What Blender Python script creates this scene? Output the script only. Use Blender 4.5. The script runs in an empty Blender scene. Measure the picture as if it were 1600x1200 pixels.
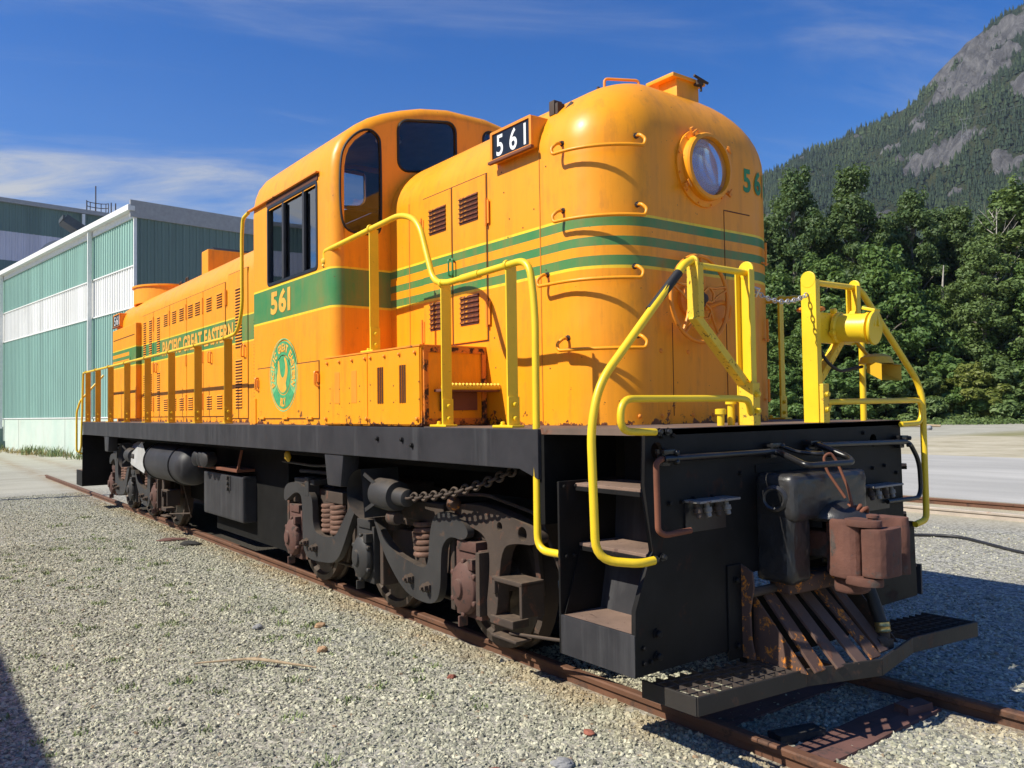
import bpy, bmesh, math, random
import numpy as np
from mathutils import Vector, Matrix, Euler
from mathutils import noise as mnoise
R = math.radians
random.seed(7)
scene = bpy.context.scene
COL = scene.collection

# ------------------------------------------------------------------ camera
cam = bpy.data.objects.new("camera", bpy.data.cameras.new("camera"))
COL.objects.link(cam)
cam.data.sensor_width = 36.0
cam.data.lens = 36.0 * 1278.08 / 1600.0
cam.data.clip_start = 0.05
cam.data.clip_end = 9000.0
_r = Vector((0.601891, 0.798447, -0.014463))
_u = Vector((0.034352, -0.007793, 0.999379))
_f = Vector((-0.797839, 0.602014, 0.032119))
cam.matrix_world = Matrix(((_r.x, _u.x, -_f.x, 3.09432), (_r.y, _u.y, -_f.y, -4.64511),
                           (_r.z, _u.z, -_f.z, 1.85380), (0, 0, 0, 1)))
scene.camera = cam

# ------------------------------------------------------------------ sun and sky
SUN_EL, SUN_AZ = R(44.5), R(77.0)          # elevation, heading of the travelling light
ldir = Vector((math.cos(SUN_AZ) * math.cos(SUN_EL), math.sin(SUN_AZ) * math.cos(SUN_EL), -math.sin(SUN_EL)))
sun = bpy.data.objects.new("sun", bpy.data.lights.new("sun", 'SUN'))
COL.objects.link(sun)
sun.data.energy = 5.0
sun.data.angle = R(0.53)
sun.data.color = (1.0, 0.945, 0.82)
sun.rotation_euler = ldir.to_track_quat('-Z', 'Y').to_euler()

world = bpy.data.worlds.new("World")
scene.world = world
world.use_nodes = True
nt = world.node_tree
nt.nodes.clear()
wout = nt.nodes.new("ShaderNodeOutputWorld")
wbg = nt.nodes.new("ShaderNodeBackground")
sky = nt.nodes.new("ShaderNodeTexSky")
sky.sky_type = 'NISHITA'
sky.sun_disc = False
sky.sun_elevation = SUN_EL
sky.sun_rotation = math.atan2(-ldir.x, -ldir.y)
sky.altitude = 0
sky.air_density = 1.0
sky.dust_density = 0.2
sky.ozone_density = 2.6
wbg.inputs[1].default_value = 0.066
# thin cirrus: noise on the plane of the cloud layer
tc = nt.nodes.new("ShaderNodeTexCoord")
sep = nt.nodes.new("ShaderNodeSeparateXYZ")
nt.links.new(tc.outputs["Generated"], sep.inputs[0])


def wmath(op, a, b=None, clamp=False):
    n = nt.nodes.new("ShaderNodeMath")
    n.operation = op
    n.use_clamp = clamp
    for i, x in enumerate((a, b)):
        if x is None:
            continue
        if isinstance(x, (int, float)):
            n.inputs[i].default_value = x
        else:
            nt.links.new(x, n.inputs[i])
    return n.outputs[0]


zz = wmath('ADD', wmath('MAXIMUM', sep.outputs[2], 0.0), 0.13)
cx_ = wmath('DIVIDE', sep.outputs[0], zz)
cy_ = wmath('DIVIDE', sep.outputs[1], zz)
comb = nt.nodes.new("ShaderNodeCombineXYZ")
nt.links.new(cx_, comb.inputs[0])
nt.links.new(cy_, comb.inputs[1])
mapn = nt.nodes.new("ShaderNodeMapping")
mapr = nt.nodes.new("ShaderNodeMapping")
mapr.inputs["Rotation"].default_value = (0, 0, R(-68))
nt.links.new(comb.outputs[0], mapr.inputs[0])
mapn.inputs["Scale"].default_value = (0.42, 1.25, 1)
mapn.inputs["Location"].default_value = (12.6, 14.1, 7)
nt.links.new(mapr.outputs[0], mapn.inputs[0])
n1 = nt.nodes.new("ShaderNodeTexNoise")
n1.inputs["Scale"].default_value = 0.8
n1.inputs["Detail"].default_value = 2.0
nt.links.new(mapn.outputs[0], n1.inputs["Vector"])
n2 = nt.nodes.new("ShaderNodeTexNoise")
n2.inputs["Scale"].default_value = 2.6
n2.inputs["Detail"].default_value = 8.0
n2.inputs["Roughness"].default_value = 0.62
n2.inputs["Distortion"].default_value = 0.5
nt.links.new(mapn.outputs[0], n2.inputs["Vector"])
cl = wmath('ADD', wmath('MULTIPLY', n1.outputs["Fac"], 1.15), wmath('MULTIPLY', n2.outputs["Fac"], 0.9))
cl = wmath('MULTIPLY', wmath('SUBTRACT', cl, 0.94), 2.6, True)
low = wmath('SUBTRACT', 2.45, wmath('MULTIPLY', sep.outputs[2], 4.3))     # thin layer: longer path, denser, towards the horizon
cl = wmath('MULTIPLY', wmath('MULTIPLY', cl, cl), wmath('MAXIMUM', low, 0.2), True)
mixc = nt.nodes.new("ShaderNodeMix")
mixc.data_type = 'RGBA'
nt.links.new(cl, mixc.inputs["Factor"])
hsv = nt.nodes.new("ShaderNodeHueSaturation")
hsv.inputs["Saturation"].default_value = 1.50
hsv.inputs["Hue"].default_value = 0.516
hsv.inputs["Value"].default_value = 1.56
nt.links.new(sky.outputs[0], hsv.inputs["Color"])
nt.links.new(hsv.outputs[0], mixc.inputs["A"])
mixc.inputs["B"].default_value = (6.2, 6.5, 7.0, 1)
nt.links.new(mixc.outputs["Result"], wbg.inputs[0])
nt.links.new(wbg.outputs[0], wout.inputs[0])

vs = scene.view_settings
vs.view_transform = 'Standard'
vs.look = 'None'
vs.exposure = 0.42
vs.gamma = 1.0
vs.use_curve_mapping = False
scene.cycles.max_bounces = 8
scene.cycles.transparent_max_bounces = 16

GZ = -0.10           # ground level; the railheads are z = 0


# ------------------------------------------------------------------ materials
class NT:
    def __init__(s, name):
        s.m = bpy.data.materials.new(name)
        s.m.use_nodes = True
        s.t = s.m.node_tree
        s.b = s.t.nodes["Principled BSDF"]
        s.out = s.t.nodes["Material Output"]
        s._tc = None

    def n(s, t, **kw):
        x = s.t.nodes.new(t)
        for k, v in kw.items():
            setattr(x, k, v)
        return x

    def link(s, a, b):
        s.t.links.new(a, b)

    @property
    def co(s):
        if s._tc is None:
            s._tc = s.n("ShaderNodeTexCoord")
        return s._tc.outputs["Object"]

    def noise(s, scale, detail=4, rough=.55, vec=None, dist=0.0, stretch=None):
        x = s.n("ShaderNodeTexNoise")
        x.inputs["Scale"].default_value = scale
        x.inputs["Detail"].default_value = detail
        x.inputs["Roughness"].default_value = rough
        x.inputs["Distortion"].default_value = dist
        v = vec if vec is not None else s.co
        if stretch:
            mp = s.n("ShaderNodeMapping")
            mp.inputs["Scale"].default_value = stretch
            s.link(v, mp.inputs[0])
            v = mp.outputs[0]
        s.link(v, x.inputs["Vector"])
        return x.outputs["Fac"]

    def math(s, op, a, b=None, clamp=False):
        x = s.n("ShaderNodeMath", operation=op, use_clamp=clamp)
        for i, v in enumerate((a, b)):
            if v is None:
                continue
            if isinstance(v, (int, float)):
                x.inputs[i].default_value = v
            else:
                s.link(v, x.inputs[i])
        return x.outputs[0]

    def ramp(s, fac, stops, interp='LINEAR'):
        x = s.n("ShaderNodeValToRGB")
        cr = x.color_ramp
        cr.interpolation = interp
        while len(cr.elements) < len(stops):
            cr.elements.new(1.0)
        for e, (p, c) in zip(cr.elements, stops):
            e.position = p
            e.color = (c[0], c[1], c[2], 1) if not isinstance(c, (int, float)) else (c, c, c, 1)
        s.link(fac, x.inputs[0])
        return x.outputs[0]

    def mix(s, fac, a, b, blend='MIX'):
        x = s.n("ShaderNodeMix", data_type='RGBA', blend_type=blend)
        for k, v in (("Factor", fac), ("A", a), ("B", b)):
            if isinstance(v, (int, float)):
                x.inputs[k].default_value = v
            elif isinstance(v, tuple):
                x.inputs[k].default_value = (v[0], v[1], v[2], 1)
            else:
                s.link(v, x.inputs[k])
        return x.outputs["Result"]

    def xyz(s, v=None):
        x = s.n("ShaderNodeSeparateXYZ")
        s.link(v if v is not None else s.co, x.inputs[0])
        return x.outputs

    def bump(s, h, strength=.3, dist=.01):
        x = s.n("ShaderNodeBump")
        x.inputs["Strength"].default_value = strength
        x.inputs["Distance"].default_value = dist
        s.link(h, x.inputs["Height"])
        s.link(x.outputs[0], s.b.inputs["Normal"])

    def color(s, c):
        if isinstance(c, tuple):
            s.b.inputs["Base Color"].default_value = (c[0], c[1], c[2], 1)
        else:
            s.link(c, s.b.inputs["Base Color"])

    def set(s, rough=None, metal=None, spec=None):
        if rough is not None:
            if isinstance(rough, (int, float)):
                s.b.inputs["Roughness"].default_value = rough
            else:
                s.link(rough, s.b.inputs["Roughness"])
        if metal is not None:
            s.b.inputs["Metallic"].default_value = metal
        if spec is not None:
            s.b.inputs["Specular IOR Level"].default_value = spec


def plain(name, col, rough=.6, metal=0.0, var=.25, scale=6.0, bump=0.0, bscale=40.0, spec=None):
    k = NT(name)
    f = k.noise(scale, 5, .6)
    lo = tuple(c * (1 - var) for c in col)
    hi = tuple(min(1, c * (1 + var)) for c in col)
    k.color(k.ramp(f, [(.3, lo), (.7, hi)]))
    k.set(rough, metal, spec)
    if bump:
        k.bump(k.noise(bscale, 4, .6), bump, .01)
    return k.m


def worn(name, col, rust=(.13, .05, .02), amount=.5, scale=7.0, rough=.5, var=.15, bump=.15, dust=None, spec=None):
    """painted steel with irregular rusted patches; amount 0..1"""
    k = NT(name)
    f = k.noise(2.3, 4, .6)
    lo = tuple(c * (1 - var) for c in col)
    hi = tuple(min(1, c * (1 + var)) for c in col)
    base = k.ramp(f, [(.3, lo), (.7, hi)])
    r = k.noise(scale, 9, .68, dist=.4)
    th = .74 - .38 * amount
    mask = k.ramp(r, [(th, 0.0), (th + .06, 1.0)])
    rc = k.ramp(k.noise(scale * 4, 4, .6), [(.3, tuple(c * .6 for c in rust)), (.7, tuple(min(1, c * 1.5) for c in rust))])
    c = k.mix(mask, base, rc)
    if dust:
        nz = k.n("ShaderNodeNewGeometry")
        up = k.xyz(nz.outputs["Normal"])[2]
        dm = k.math('MULTIPLY', k.ramp(up, [(.45, 0.0), (.95, 1.0)]), k.ramp(k.noise(14, 6, .65), [(.35, .25), (.7, .85)]))
        c = k.mix(dm, c, dust)
    k.color(c)
    k.set(k.ramp(mask, [(0, rough), (1, .85)]), 0.0, spec)
    if bump:
        k.bump(k.noise(scale * 5, 6, .65), bump, .006)
    return k.m


ORANGE = (0.88, 0.325, 0.008)
GREEN = (0.030, 0.215, 0.068)
YELL = (0.88, 0.62, 0.03)


def livery(name, mode):
    """orange body paint with the painted band at z 2.81..3.19; mode: stripes, band, band_split"""
    k = NT(name)
    x, y, z = k.xyz()
    t = k.math('DIVIDE', k.math('SUBTRACT', z, 2.70), 0.60)
    P = lambda h: (h - 2.70) / 0.60
    O, G, Y = ORANGE, GREEN, YELL
    st = [(0, O), (P(2.808), Y), (P(2.831), G), (P(2.897), O), (P(2.966), G), (P(3.030), O), (P(3.099), G), (P(3.166), Y), (P(3.185), O)]
    bd = [(0, O), (P(2.808), Y), (P(2.831), G), (P(3.166), Y), (P(3.185), O)]
    if mode == 'stripes':
        c = k.ramp(t, st, 'CONSTANT')
    elif mode == 'band':
        c = k.ramp(t, bd, 'CONSTANT')
    elif mode == 'band_split':
        m = k.math('GREATER_THAN', x, -14.05)
        c = k.mix(m, k.ramp(t, st, 'CONSTANT'), k.ramp(t, bd, 'CONSTANT'))
    else:
        c = ORANGE
    # chalky fading of old enamel, vertical run-off streaks, small chips
    fade = k.noise(1.1, 5, .6)
    streak = k.noise(1.0, 5, .65, stretch=(9, 9, .5))
    c = k.mix(k.ramp(fade, [(.35, 0.0), (.75, .18)]), c, (0.90, 0.41, 0.035))
    c = k.mix(k.ramp(streak, [(.50, 0.0), (.75, .30)]), c, (0.42, 0.15, 0.02))
    grime = k.math('MULTIPLY', k.noise(2.2, 7, .7), k.noise(14, 5, .65, stretch=(1, 1, .25)))
    c = k.mix(k.ramp(grime, [(.27, 0.0), (.42, .35)]), c, (0.30, 0.12, 0.03))
    chips = k.noise(26, 3, .5)
    c = k.mix(k.ramp(chips, [(.745, 0.0), (.76, .9)]), c, (0.16, 0.05, 0.02))
    # corroded bottom edge along the deck
    edge = k.ramp(k.math('DIVIDE', k.math('SUBTRACT', z, 1.72), 0.30), [(0.0, .27), (.25, .12), (1.0, 0.0)])
    rn = k.math('ADD', k.noise(9, 8, .7), edge)
    mask = k.ramp(rn, [(.70, 0.0), (.72, 1.0)])
    c = k.mix(mask, c, k.ramp(k.noise(30, 4), [(.3, (.05, .018, .01)), (.7, (.19, .06, .03))]))
    k.color(c)
    k.set(k.ramp(k.noise(3, 4), [(.3, .34), (.7, .52)]), 0.0, .36)
    k.b.inputs["Coat Weight"].default_value = 0.05
    k.b.inputs["Coat Roughness"].default_value = 0.25
    k.bump(k.math('ADD', k.noise(2.6, 3, .5), k.math('MULTIPLY', k.noise(90, 3, .6), .02)), .22, .03)
    return k.m


M = {}
M['hood'] = livery("orange_paint_striped", 'stripes')
M['cab'] = livery("orange_paint_banded", 'band')
M['rear_box'] = livery("orange_paint_split_band", 'band_split')
M['orange'] = livery("orange_paint", 'none')
M['orange_worn'] = worn("orange_paint_worn", (.80, .27, .02), (.10, .035, .015), .28, 5, .5, .12, .1)
M['green'] = plain("green_paint", GREEN, .5, var=.2)
M['decal_orange'] = plain("orange_lettering", (.85, .40, .05), .5, var=.15)
M['decal_pale'] = plain("faded_green_decal", (.20, .48, .20), .55, var=.3, scale=20)
M['decal_green'] = plain("green_decal", (.06, .33, .13), .55, var=.3, scale=14)
M['yellow'] = worn("yellow_safety_paint", (.83, .56, .02), (.10, .04, .012), .20, 22, .38, .1, .08)
M['yellow_worn'] = worn("yellow_paint_worn", (.80, .52, .03), (.09, .035, .015), .42, 34, .5, .1, .2)
M['yellow_dull'] = worn("yellow_paint_dull", (.60, .36, .02), (.07, .03, .012), .3, 12, .5, .12, .1)
M['frame'] = worn("black_frame_paint", (.0105, .0100, .0098), (.038, .022, .016), .36, 3, .55, .45, .2, spec=.18)
k = NT("grey_black_sill_paint")
c = k.ramp(k.noise(2.5, 6, .65), [(.3, (.024, .024, .027)), (.7, (.044, .043, .047))])
c = k.mix(k.ramp(k.noise(1.0, 6, .7, stretch=(7, 7, .35)), [(.52, 0.0), (.74, .6)]), c, (.085, .085, .088))
c = k.mix(k.ramp(k.noise(9, 7, .7), [(.66, 0.0), (.72, .8)]), c, (.045, .026, .02))
k.color(c)
k.set(.5, 0, .25)
k.bump(k.noise(6, 4, .6), .1, .01)
M['sill'] = k.m
M['black'] = plain("black_paint", (.012, .012, .013), .32, var=.4, bump=.1)
M['dark'] = plain("dark_underframe", (.006, .0058, .0055), .85, var=.4, spec=.2)
M['truckgrey'] = worn("truck_grey_paint", (.030, .029, .029), (.06, .038, .027), .36, 5, .6, .25, .2, dust=(.12, .09, .065))
M['truckrust'] = worn("dusty_rusted_casting", (.052, .036, .027), (.10, .045, .028), .45, 6, .8, .35, .35, dust=(.15, .105, .07))
M['journal'] = worn("journal_red_brown", (.090, .042, .032), (.04, .028, .023), .5, 8, .75, .3, .35, dust=(.15, .10, .075))
M['spring'] = plain("rusty_spring", (.15, .08, .055), .75, var=.35, scale=12, bump=.2)
M['steel'] = plain("worn_wheel_steel", (.09, .07, .058), .5, .5, var=.35, scale=9, bump=.1)
M['rust'] = worn("brown_rust", (.16, .055, .028), (.30, .11, .03), .3, 9, .85, .3, .35)
M['rust_bright'] = worn("orange_peeling_rust", (.085, .046, .033), (.56, .19, .02), .50, 17, .8, .3, .3)
M['coupler'] = worn("coupler_red_rust", (.115, .048, .033), (.065, .050, .043), .5, 6, .85, .4, .6)
M['casting'] = worn("draft_gear_black", (.026, .025, .025), (.09, .065, .045), .36, 5, .35, .35, .4)
M['tread'] = worn("rust_dusted_tread", (.20, .13, .095), (.10, .06, .045), .4, 14, .9, .3, .4)
M['deck'] = worn("walkway_steel", (.14, .095, .07), (.16, .07, .04), .5, 5, .85, .25, .25)
M['slot'] = plain("louver_slot_shade", (.055, .014, .008), .8, var=.2)  # dark strip colour standing in for the shade inside louver openings
M['seam'] = plain("dark_door_seam", (.10, .03, .010), .8, var=.2)
M['rubber'] = plain("black_rubber", (.012, .012, .012), .6, var=.3)
M['galv'] = plain("galvanised_steel", (.5, .5, .5), .4, .6, var=.2)
M['white'] = plain("white_paint", (.8, .8, .78), .5, var=.08)
M['chrome'] = plain("reflector", (.88, .84, .76), .25, .35, var=.03)
M['lining'] = plain("cab_lining", (.20, .155, .115), .7, var=.25)
M['cabseat'] = plain("cab_fittings", (.03, .03, .033), .6)
M['plastic'] = plain("white_sheet", (.40, .40, .39), .45, var=.12)
M['ivory'] = plain("pale_cloth", (.62, .60, .55), .8, var=.2)


def glass_mat(name, tint=(.55, .58, .6), rough=.02, extra=.06):
    k = NT(name)
    t = k.t
    t.nodes.remove(k.b)
    tr = k.n("ShaderNodeBsdfTransparent")
    tr.inputs[0].default_value = (*tint, 1)
    gl = k.n("ShaderNodeBsdfGlossy")
    gl.inputs["Roughness"].default_value = rough
    gl.inputs[0].default_value = (.95, .97, 1, 1)
    fr = k.n("ShaderNodeFresnel")
    fr.inputs[0].default_value = 1.5
    f = k.math('ADD', k.math('MULTIPLY', fr.outputs[0], .75), extra, True)
    mx = k.n("ShaderNodeMixShader")
    k.link(f, mx.inputs[0])
    k.link(tr.outputs[0], mx.inputs[1])
    k.link(gl.outputs[0], mx.inputs[2])
    k.link(mx.outputs[0], k.out.inputs[0])
    return k.m


M['glass'] = glass_mat("window_glass", (.8, .82, .84), .02, 0.0)
M['glass_tint'] = glass_mat("tinted_window_glass", (.8, .8, .8), .02, .0)
M['glass_side'] = glass_mat("side_window_glass", (.55, .57, .58), .02, .26)
M['lens'] = glass_mat("headlight_glass", (.93, .92, .9), .01, .0)


# ------------------------------------------------------------------ mesh helpers
class MB:
    def __init__(s):
        s.v, s.f, s.mi = [], [], []
        s.cur = 0

    def add(s, vs, fs):
        o = len(s.v)
        s.v += [tuple(p) for p in vs]
        for f in fs:
            s.f.append(tuple(i + o for i in f))
            s.mi.append(s.cur)
        return s

    def slot(s, i):
        s.cur = i
        return s

    def box(s, x0, x1, y0, y1, z0, z1):
        x0, x1 = min(x0, x1), max(x0, x1)
        y0, y1 = min(y0, y1), max(y0, y1)
        z0, z1 = min(z0, z1), max(z0, z1)
        v = [(x, y, z) for x in (x0, x1) for y in (y0, y1) for z in (z0, z1)]
        return s.add(v, [(0, 1, 3, 2), (4, 6, 7, 5), (0, 4, 5, 1), (2, 3, 7, 6), (0, 2, 6, 4), (1, 5, 7, 3)])

    def bar(s, a, b, w, h, up=(0, 0, 1)):
        """rectangular bar from a to b, w across, h along up"""
        a, b = Vector(a), Vector(b)
        d = (b - a).normalized()
        u = Vector(up)
        sd = d.cross(u)
        if sd.length < 1e-4:
            sd = d.cross(Vector((1, 0, 0)))
        sd.normalize()
        u = sd.cross(d).normalized()
        v = []
        for p in (a, b):
            for i, j in ((-1, -1), (1, -1), (1, 1), (-1, 1)):
                v.append(p + sd * (w / 2 * i) + u * (h / 2 * j))
        return s.add(v, [(3, 2, 1, 0), (4, 5, 6, 7), (0, 1, 5, 4), (1, 2, 6, 5), (2, 3, 7, 6), (3, 0, 4, 7)])

    def prism(s, pts, axis, a, b):
        """convex or simple polygon; axis 'y': pts are (x,z); 'x': (y,z); 'z': (x,y)"""
        def P(p, t):
            return {'y': (p[0], t, p[1]), 'x': (t, p[0], p[1]), 'z': (p[0], p[1], t)}[axis]
        n = len(pts)
        v = [P(p, a) for p in pts] + [P(p, b) for p in pts]
        f = [tuple(range(n)), tuple(range(2 * n - 1, n - 1, -1))]
        f += [(i, (i + 1) % n + 0, (i + 1) % n + n, i + n) for i in range(n)]
        return s.add(v, f)

    def tube(s, path, r, seg=10, closed=False, radii=None):
        P = [Vector(p) for p in path]
        n = len(P)
        T = []
        for i in range(n):
            if closed:
                t = P[(i + 1) % n] - P[i - 1]
            else:
                t = P[min(i + 1, n - 1)] - P[max(i - 1, 0)]
            T.append(t.normalized())
        up = Vector((0, 0, 1)) if abs(T[0].z) < .9 else Vector((1, 0, 0))
        N = (up - T[0] * up.dot(T[0])).normalized()
        v, f = [], []
        for i in range(n):
            if i:
                N = (N - T[i] * N.dot(T[i]))
                N = N.normalized() if N.length > 1e-6 else T[i].orthogonal().normalized()
            B = T[i].cross(N)
            rr = radii[i] if radii else r
            for k in range(seg):
                a = 2 * math.pi * k / seg
                v.append(P[i] + (N * math.cos(a) + B * math.sin(a)) * rr)
        m = n if closed else n - 1
        for i in range(m):
            j = (i + 1) % n
            for k in range(seg):
                l = (k + 1) % seg
                f.append((i * seg + k, i * seg + l, j * seg + l, j * seg + k))
        if not closed:
            f.append(tuple(range(seg - 1, -1, -1)))
            f.append(tuple(range((n - 1) * seg, n * seg)))
        return s.add(v, f)

    def lathe(s, prof, o, axis, seg=24, sx=1.0):
        """prof: (radius, distance along axis); sx scales one radial direction"""
        o = Vector(o)
        A = Vector(axis).normalized()
        N = (Vector((0, 0, 1)) if abs(A.z) < .9 else Vector((1, 0, 0)))
        N = (N - A * N.dot(A)).normalized()
        B = A.cross(N)
        v, f = [], []
        for r, h in prof:
            for k in range(seg):
                a = 2 * math.pi * k / seg
                v.append(o + A * h + (N * math.cos(a) + B * (math.sin(a) * sx)) * r)
        m = len(prof)
        for i in range(m - 1):
            for k in range(seg):
                l = (k + 1) % seg
                f.append((i * seg + k, i * seg + l, (i + 1) * seg + l, (i + 1) * seg + k))
        f.append(tuple(range(seg - 1, -1, -1)))
        f.append(tuple(range((m - 1) * seg, m * seg)))
        return s.add(v, f)

    def mesh(s, name, mats, smooth=None, bevel=0.0, bseg=2):
        me = bpy.data.meshes.new(name)
        me.from_pydata(s.v, [], s.f)
        if any(s.mi):
            me.polygons.foreach_set("material_index", s.mi)
        bm = bmesh.new()
        bm.from_mesh(me)
        bmesh.ops.recalc_face_normals(bm, faces=bm.faces)
        if bevel:
            es = [e for e in bm.edges if len(e.link_faces) == 2 and e.calc_face_angle(0) > R(25)]
            if es:
                bmesh.ops.bevel(bm, geom=es, offset=bevel, segments=bseg, affect='EDGES', clamp_overlap=True, profile=.6)
        bm.to_mesh(me)
        bm.free()
        for m in (mats if isinstance(mats, (list, tuple)) else [mats]):
            me.materials.append(m)
        if smooth is not None:
            me.polygons.foreach_set("use_smooth", [True] * len(me.polygons))
            me.set_sharp_from_angle(angle=R(smooth))
        me.update()
        return me

    def build(s, name, mats, parent=None, smooth=40, bevel=0.0, bseg=2, label=None):
        return place(name, s.mesh(name, mats, smooth, bevel, bseg), parent, None, label)


def rough_cast(m, name, mat, parent, bevel=.02, bseg=3, amp=.007, edge=.035, seed=0.0):
    """bevelled shape, finely subdivided and made uneven like a rusted casting"""
    me = m.mesh(name, mat, None, bevel, bseg)
    bm = bmesh.new()
    bm.from_mesh(me)
    bmesh.ops.triangulate(bm, faces=bm.faces)
    for _ in range(4):
        es = [e for e in bm.edges if e.calc_length() > edge]
        if not es:
            break
        bmesh.ops.subdivide_edges(bm, edges=es, cuts=1)
        bmesh.ops.triangulate(bm, faces=bm.faces)
    bm.normal_update()
    nn = [(v, v.normal.copy()) for v in bm.verts]
    for v, n in nn:
        q = v.co + Vector((seed, seed, 0))
        v.co += n * amp * (mnoise.noise(q * 7) + .6 * mnoise.noise(q * 19) + .4 * mnoise.noise(q * 45))
    bm.to_mesh(me)
    bm.free()
    me.polygons.foreach_set("use_smooth", [True] * len(me.polygons))
    me.set_sharp_from_angle(angle=R(50))
    return place(name, me, parent)


def place(name, me, parent=None, mw=None, label=None):
    """link a mesh; mw is its world matrix"""
    o = bpy.data.objects.new(name, me)
    COL.objects.link(o)
    if parent is not None:
        o.parent = parent
        o.matrix_parent_inverse = WORLD[parent.name].inverted()
    m = mw if mw is not None else Matrix.Identity(4)
    o.matrix_basis = m
    WORLD[o.name] = m.copy()
    if label:
        o["label"] = label
    return o


WORLD = {}


def thing(name, label, cat, loc=(0, 0, 0), group=None):
    o = bpy.data.objects.new(name, None)
    o.empty_display_size = .2
    COL.objects.link(o)
    o.location = loc
    WORLD[o.name] = Matrix.Translation(loc)
    return tag(o, label, cat, group)


def tag(o, label=None, cat=None, group=None, kind=None):
    if label:
        o["label"] = label
    if cat:
        o["category"] = cat
    if group:
        o["group"] = group
    if kind:
        o["kind"] = kind
    return o


def fillet(pts, r, n=6):
    """polyline with rounded corners; r a number or one per inner corner"""
    P = [Vector(p) for p in pts]
    out = [P[0]]
    for i in range(1, len(P) - 1):
        rr = r[i - 1] if isinstance(r, (list, tuple)) else r
        a, b = (P[i - 1] - P[i]), (P[i + 1] - P[i])
        k = min(rr, a.length * .48, b.length * .48)
        p0, p1 = P[i] + a.normalized() * k, P[i] + b.normalized() * k
        for j in range(n + 1):
            t = j / n
            out.append(p0 * (1 - t) ** 2 + P[i] * 2 * t * (1 - t) + p1 * t ** 2)
    out.append(P[-1])
    return out


def smooth_poly(pts, it=2, closed=True):
    """Chaikin corner cutting of 2D points"""
    for _ in range(it):
        q = []
        n = len(pts)
        for i in range(n):
            a, b = pts[i], pts[(i + 1) % n]
            q.append((a[0] * .75 + b[0] * .25, a[1] * .75 + b[1] * .25))
            q.append((a[0] * .25 + b[0] * .75, a[1] * .25 + b[1] * .75))
        pts = q
    return pts


def rrect(x0, x1, y0, y1, r, n=5):
    out = []
    for cx, cy, a0 in ((x1 - r, y1 - r, 0), (x0 + r, y1 - r, 90), (x0 + r, y0 + r, 180), (x1 - r, y0 + r, 270)):
        for i in range(n + 1):
            a = R(a0 + 90 * i / n)
            out.append((cx + r * math.cos(a), cy + r * math.sin(a)))
    return out


def circ(cx, cy, r, n=24):
    return [(cx + r * math.cos(2 * math.pi * i / n), cy + r * math.sin(2 * math.pi * i / n)) for i in range(n)]


def plate_mesh(name, loops, axis, at, thick, mat, bevel=0.0):
    """flat plate with holes: loops of 2D points (outer first); axis as in prism; spans at..at+thick"""
    cu = bpy.data.curves.new(name, 'CURVE')
    cu.dimensions = '2D'
    cu.fill_mode = 'BOTH'
    cu.extrude = abs(thick) / 2
    for lp in loops:
        sp = cu.splines.new('POLY')
        sp.points.add(len(lp) - 1)
        for p, q in zip(sp.points, lp):
            p.co = (q[0], q[1], 0, 1)
        sp.use_cyclic_u = True
    ob = bpy.data.objects.new(name, cu)
    COL.objects.link(ob)
    dg = bpy.context.evaluated_depsgraph_get()
    me = bpy.data.meshes.new_from_object(ob.evaluated_get(dg))
    bpy.data.objects.remove(ob)
    bpy.data.curves.remove(cu)
    c = at + thick / 2
    mt = {'y': Matrix(((1, 0, 0, 0), (0, 0, -1, c), (0, 1, 0, 0), (0, 0, 0, 1))),
          'x': Matrix(((0, 0, 1, c), (1, 0, 0, 0), (0, 1, 0, 0), (0, 0, 0, 1))),
          'z': Matrix(((1, 0, 0, 0), (0, 1, 0, 0), (0, 0, 1, c), (0, 0, 0, 1)))}[axis]
    me.transform(mt)
    bm = bmesh.new()
    bm.from_mesh(me)
    bmesh.ops.remove_doubles(bm, verts=bm.verts, dist=1e-5)
    bmesh.ops.recalc_face_normals(bm, faces=bm.faces)
    if bevel:
        es = [e for e in bm.edges if len(e.link_faces) == 2 and e.calc_face_angle(0) > R(60)]
        bmesh.ops.bevel(bm, geom=es, offset=bevel, segments=2, affect='EDGES', clamp_overlap=True)
    bm.to_mesh(me)
    bm.free()
    me.materials.clear()
    me.materials.append(mat)
    me.polygons.foreach_set("use_smooth", [True] * len(me.polygons))
    me.set_sharp_from_angle(angle=R(38))
    return me


def text_mesh(txt, size, mat, offset=0.0, subdiv=False, spacing=1.0, narrow=1.0):
    """flat glyphs in XY, origin at lower left"""
    cu = bpy.data.curves.new("lettering", 'FONT')
    cu.body = txt
    cu.size = size
    cu.offset = offset
    cu.space_character = spacing
    cu.resolution_u = 4
    ob = bpy.data.objects.new("lettering", cu)
    COL.objects.link(ob)
    dg = bpy.context.evaluated_depsgraph_get()
    me = bpy.data.meshes.new_from_object(ob.evaluated_get(dg))
    bpy.data.objects.remove(ob)
    bpy.data.curves.remove(cu)
    xs = [v.co.x for v in me.vertices]
    ys = [v.co.y for v in me.vertices]
    me.transform(Matrix.Translation((-min(xs), -min(ys), 0)))
    if narrow != 1.0:
        me.transform(Matrix.Diagonal((narrow, 1, 1, 1)))
    me.materials.clear()
    me.materials.append(mat)
    return me


def fit_text(me, w, h):
    xs = [v.co.x for v in me.vertices]
    ys = [v.co.y for v in me.vertices]
    me.transform(Matrix.Diagonal((w / max(xs), h / max(ys), 1, 1)))
    return me


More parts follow.
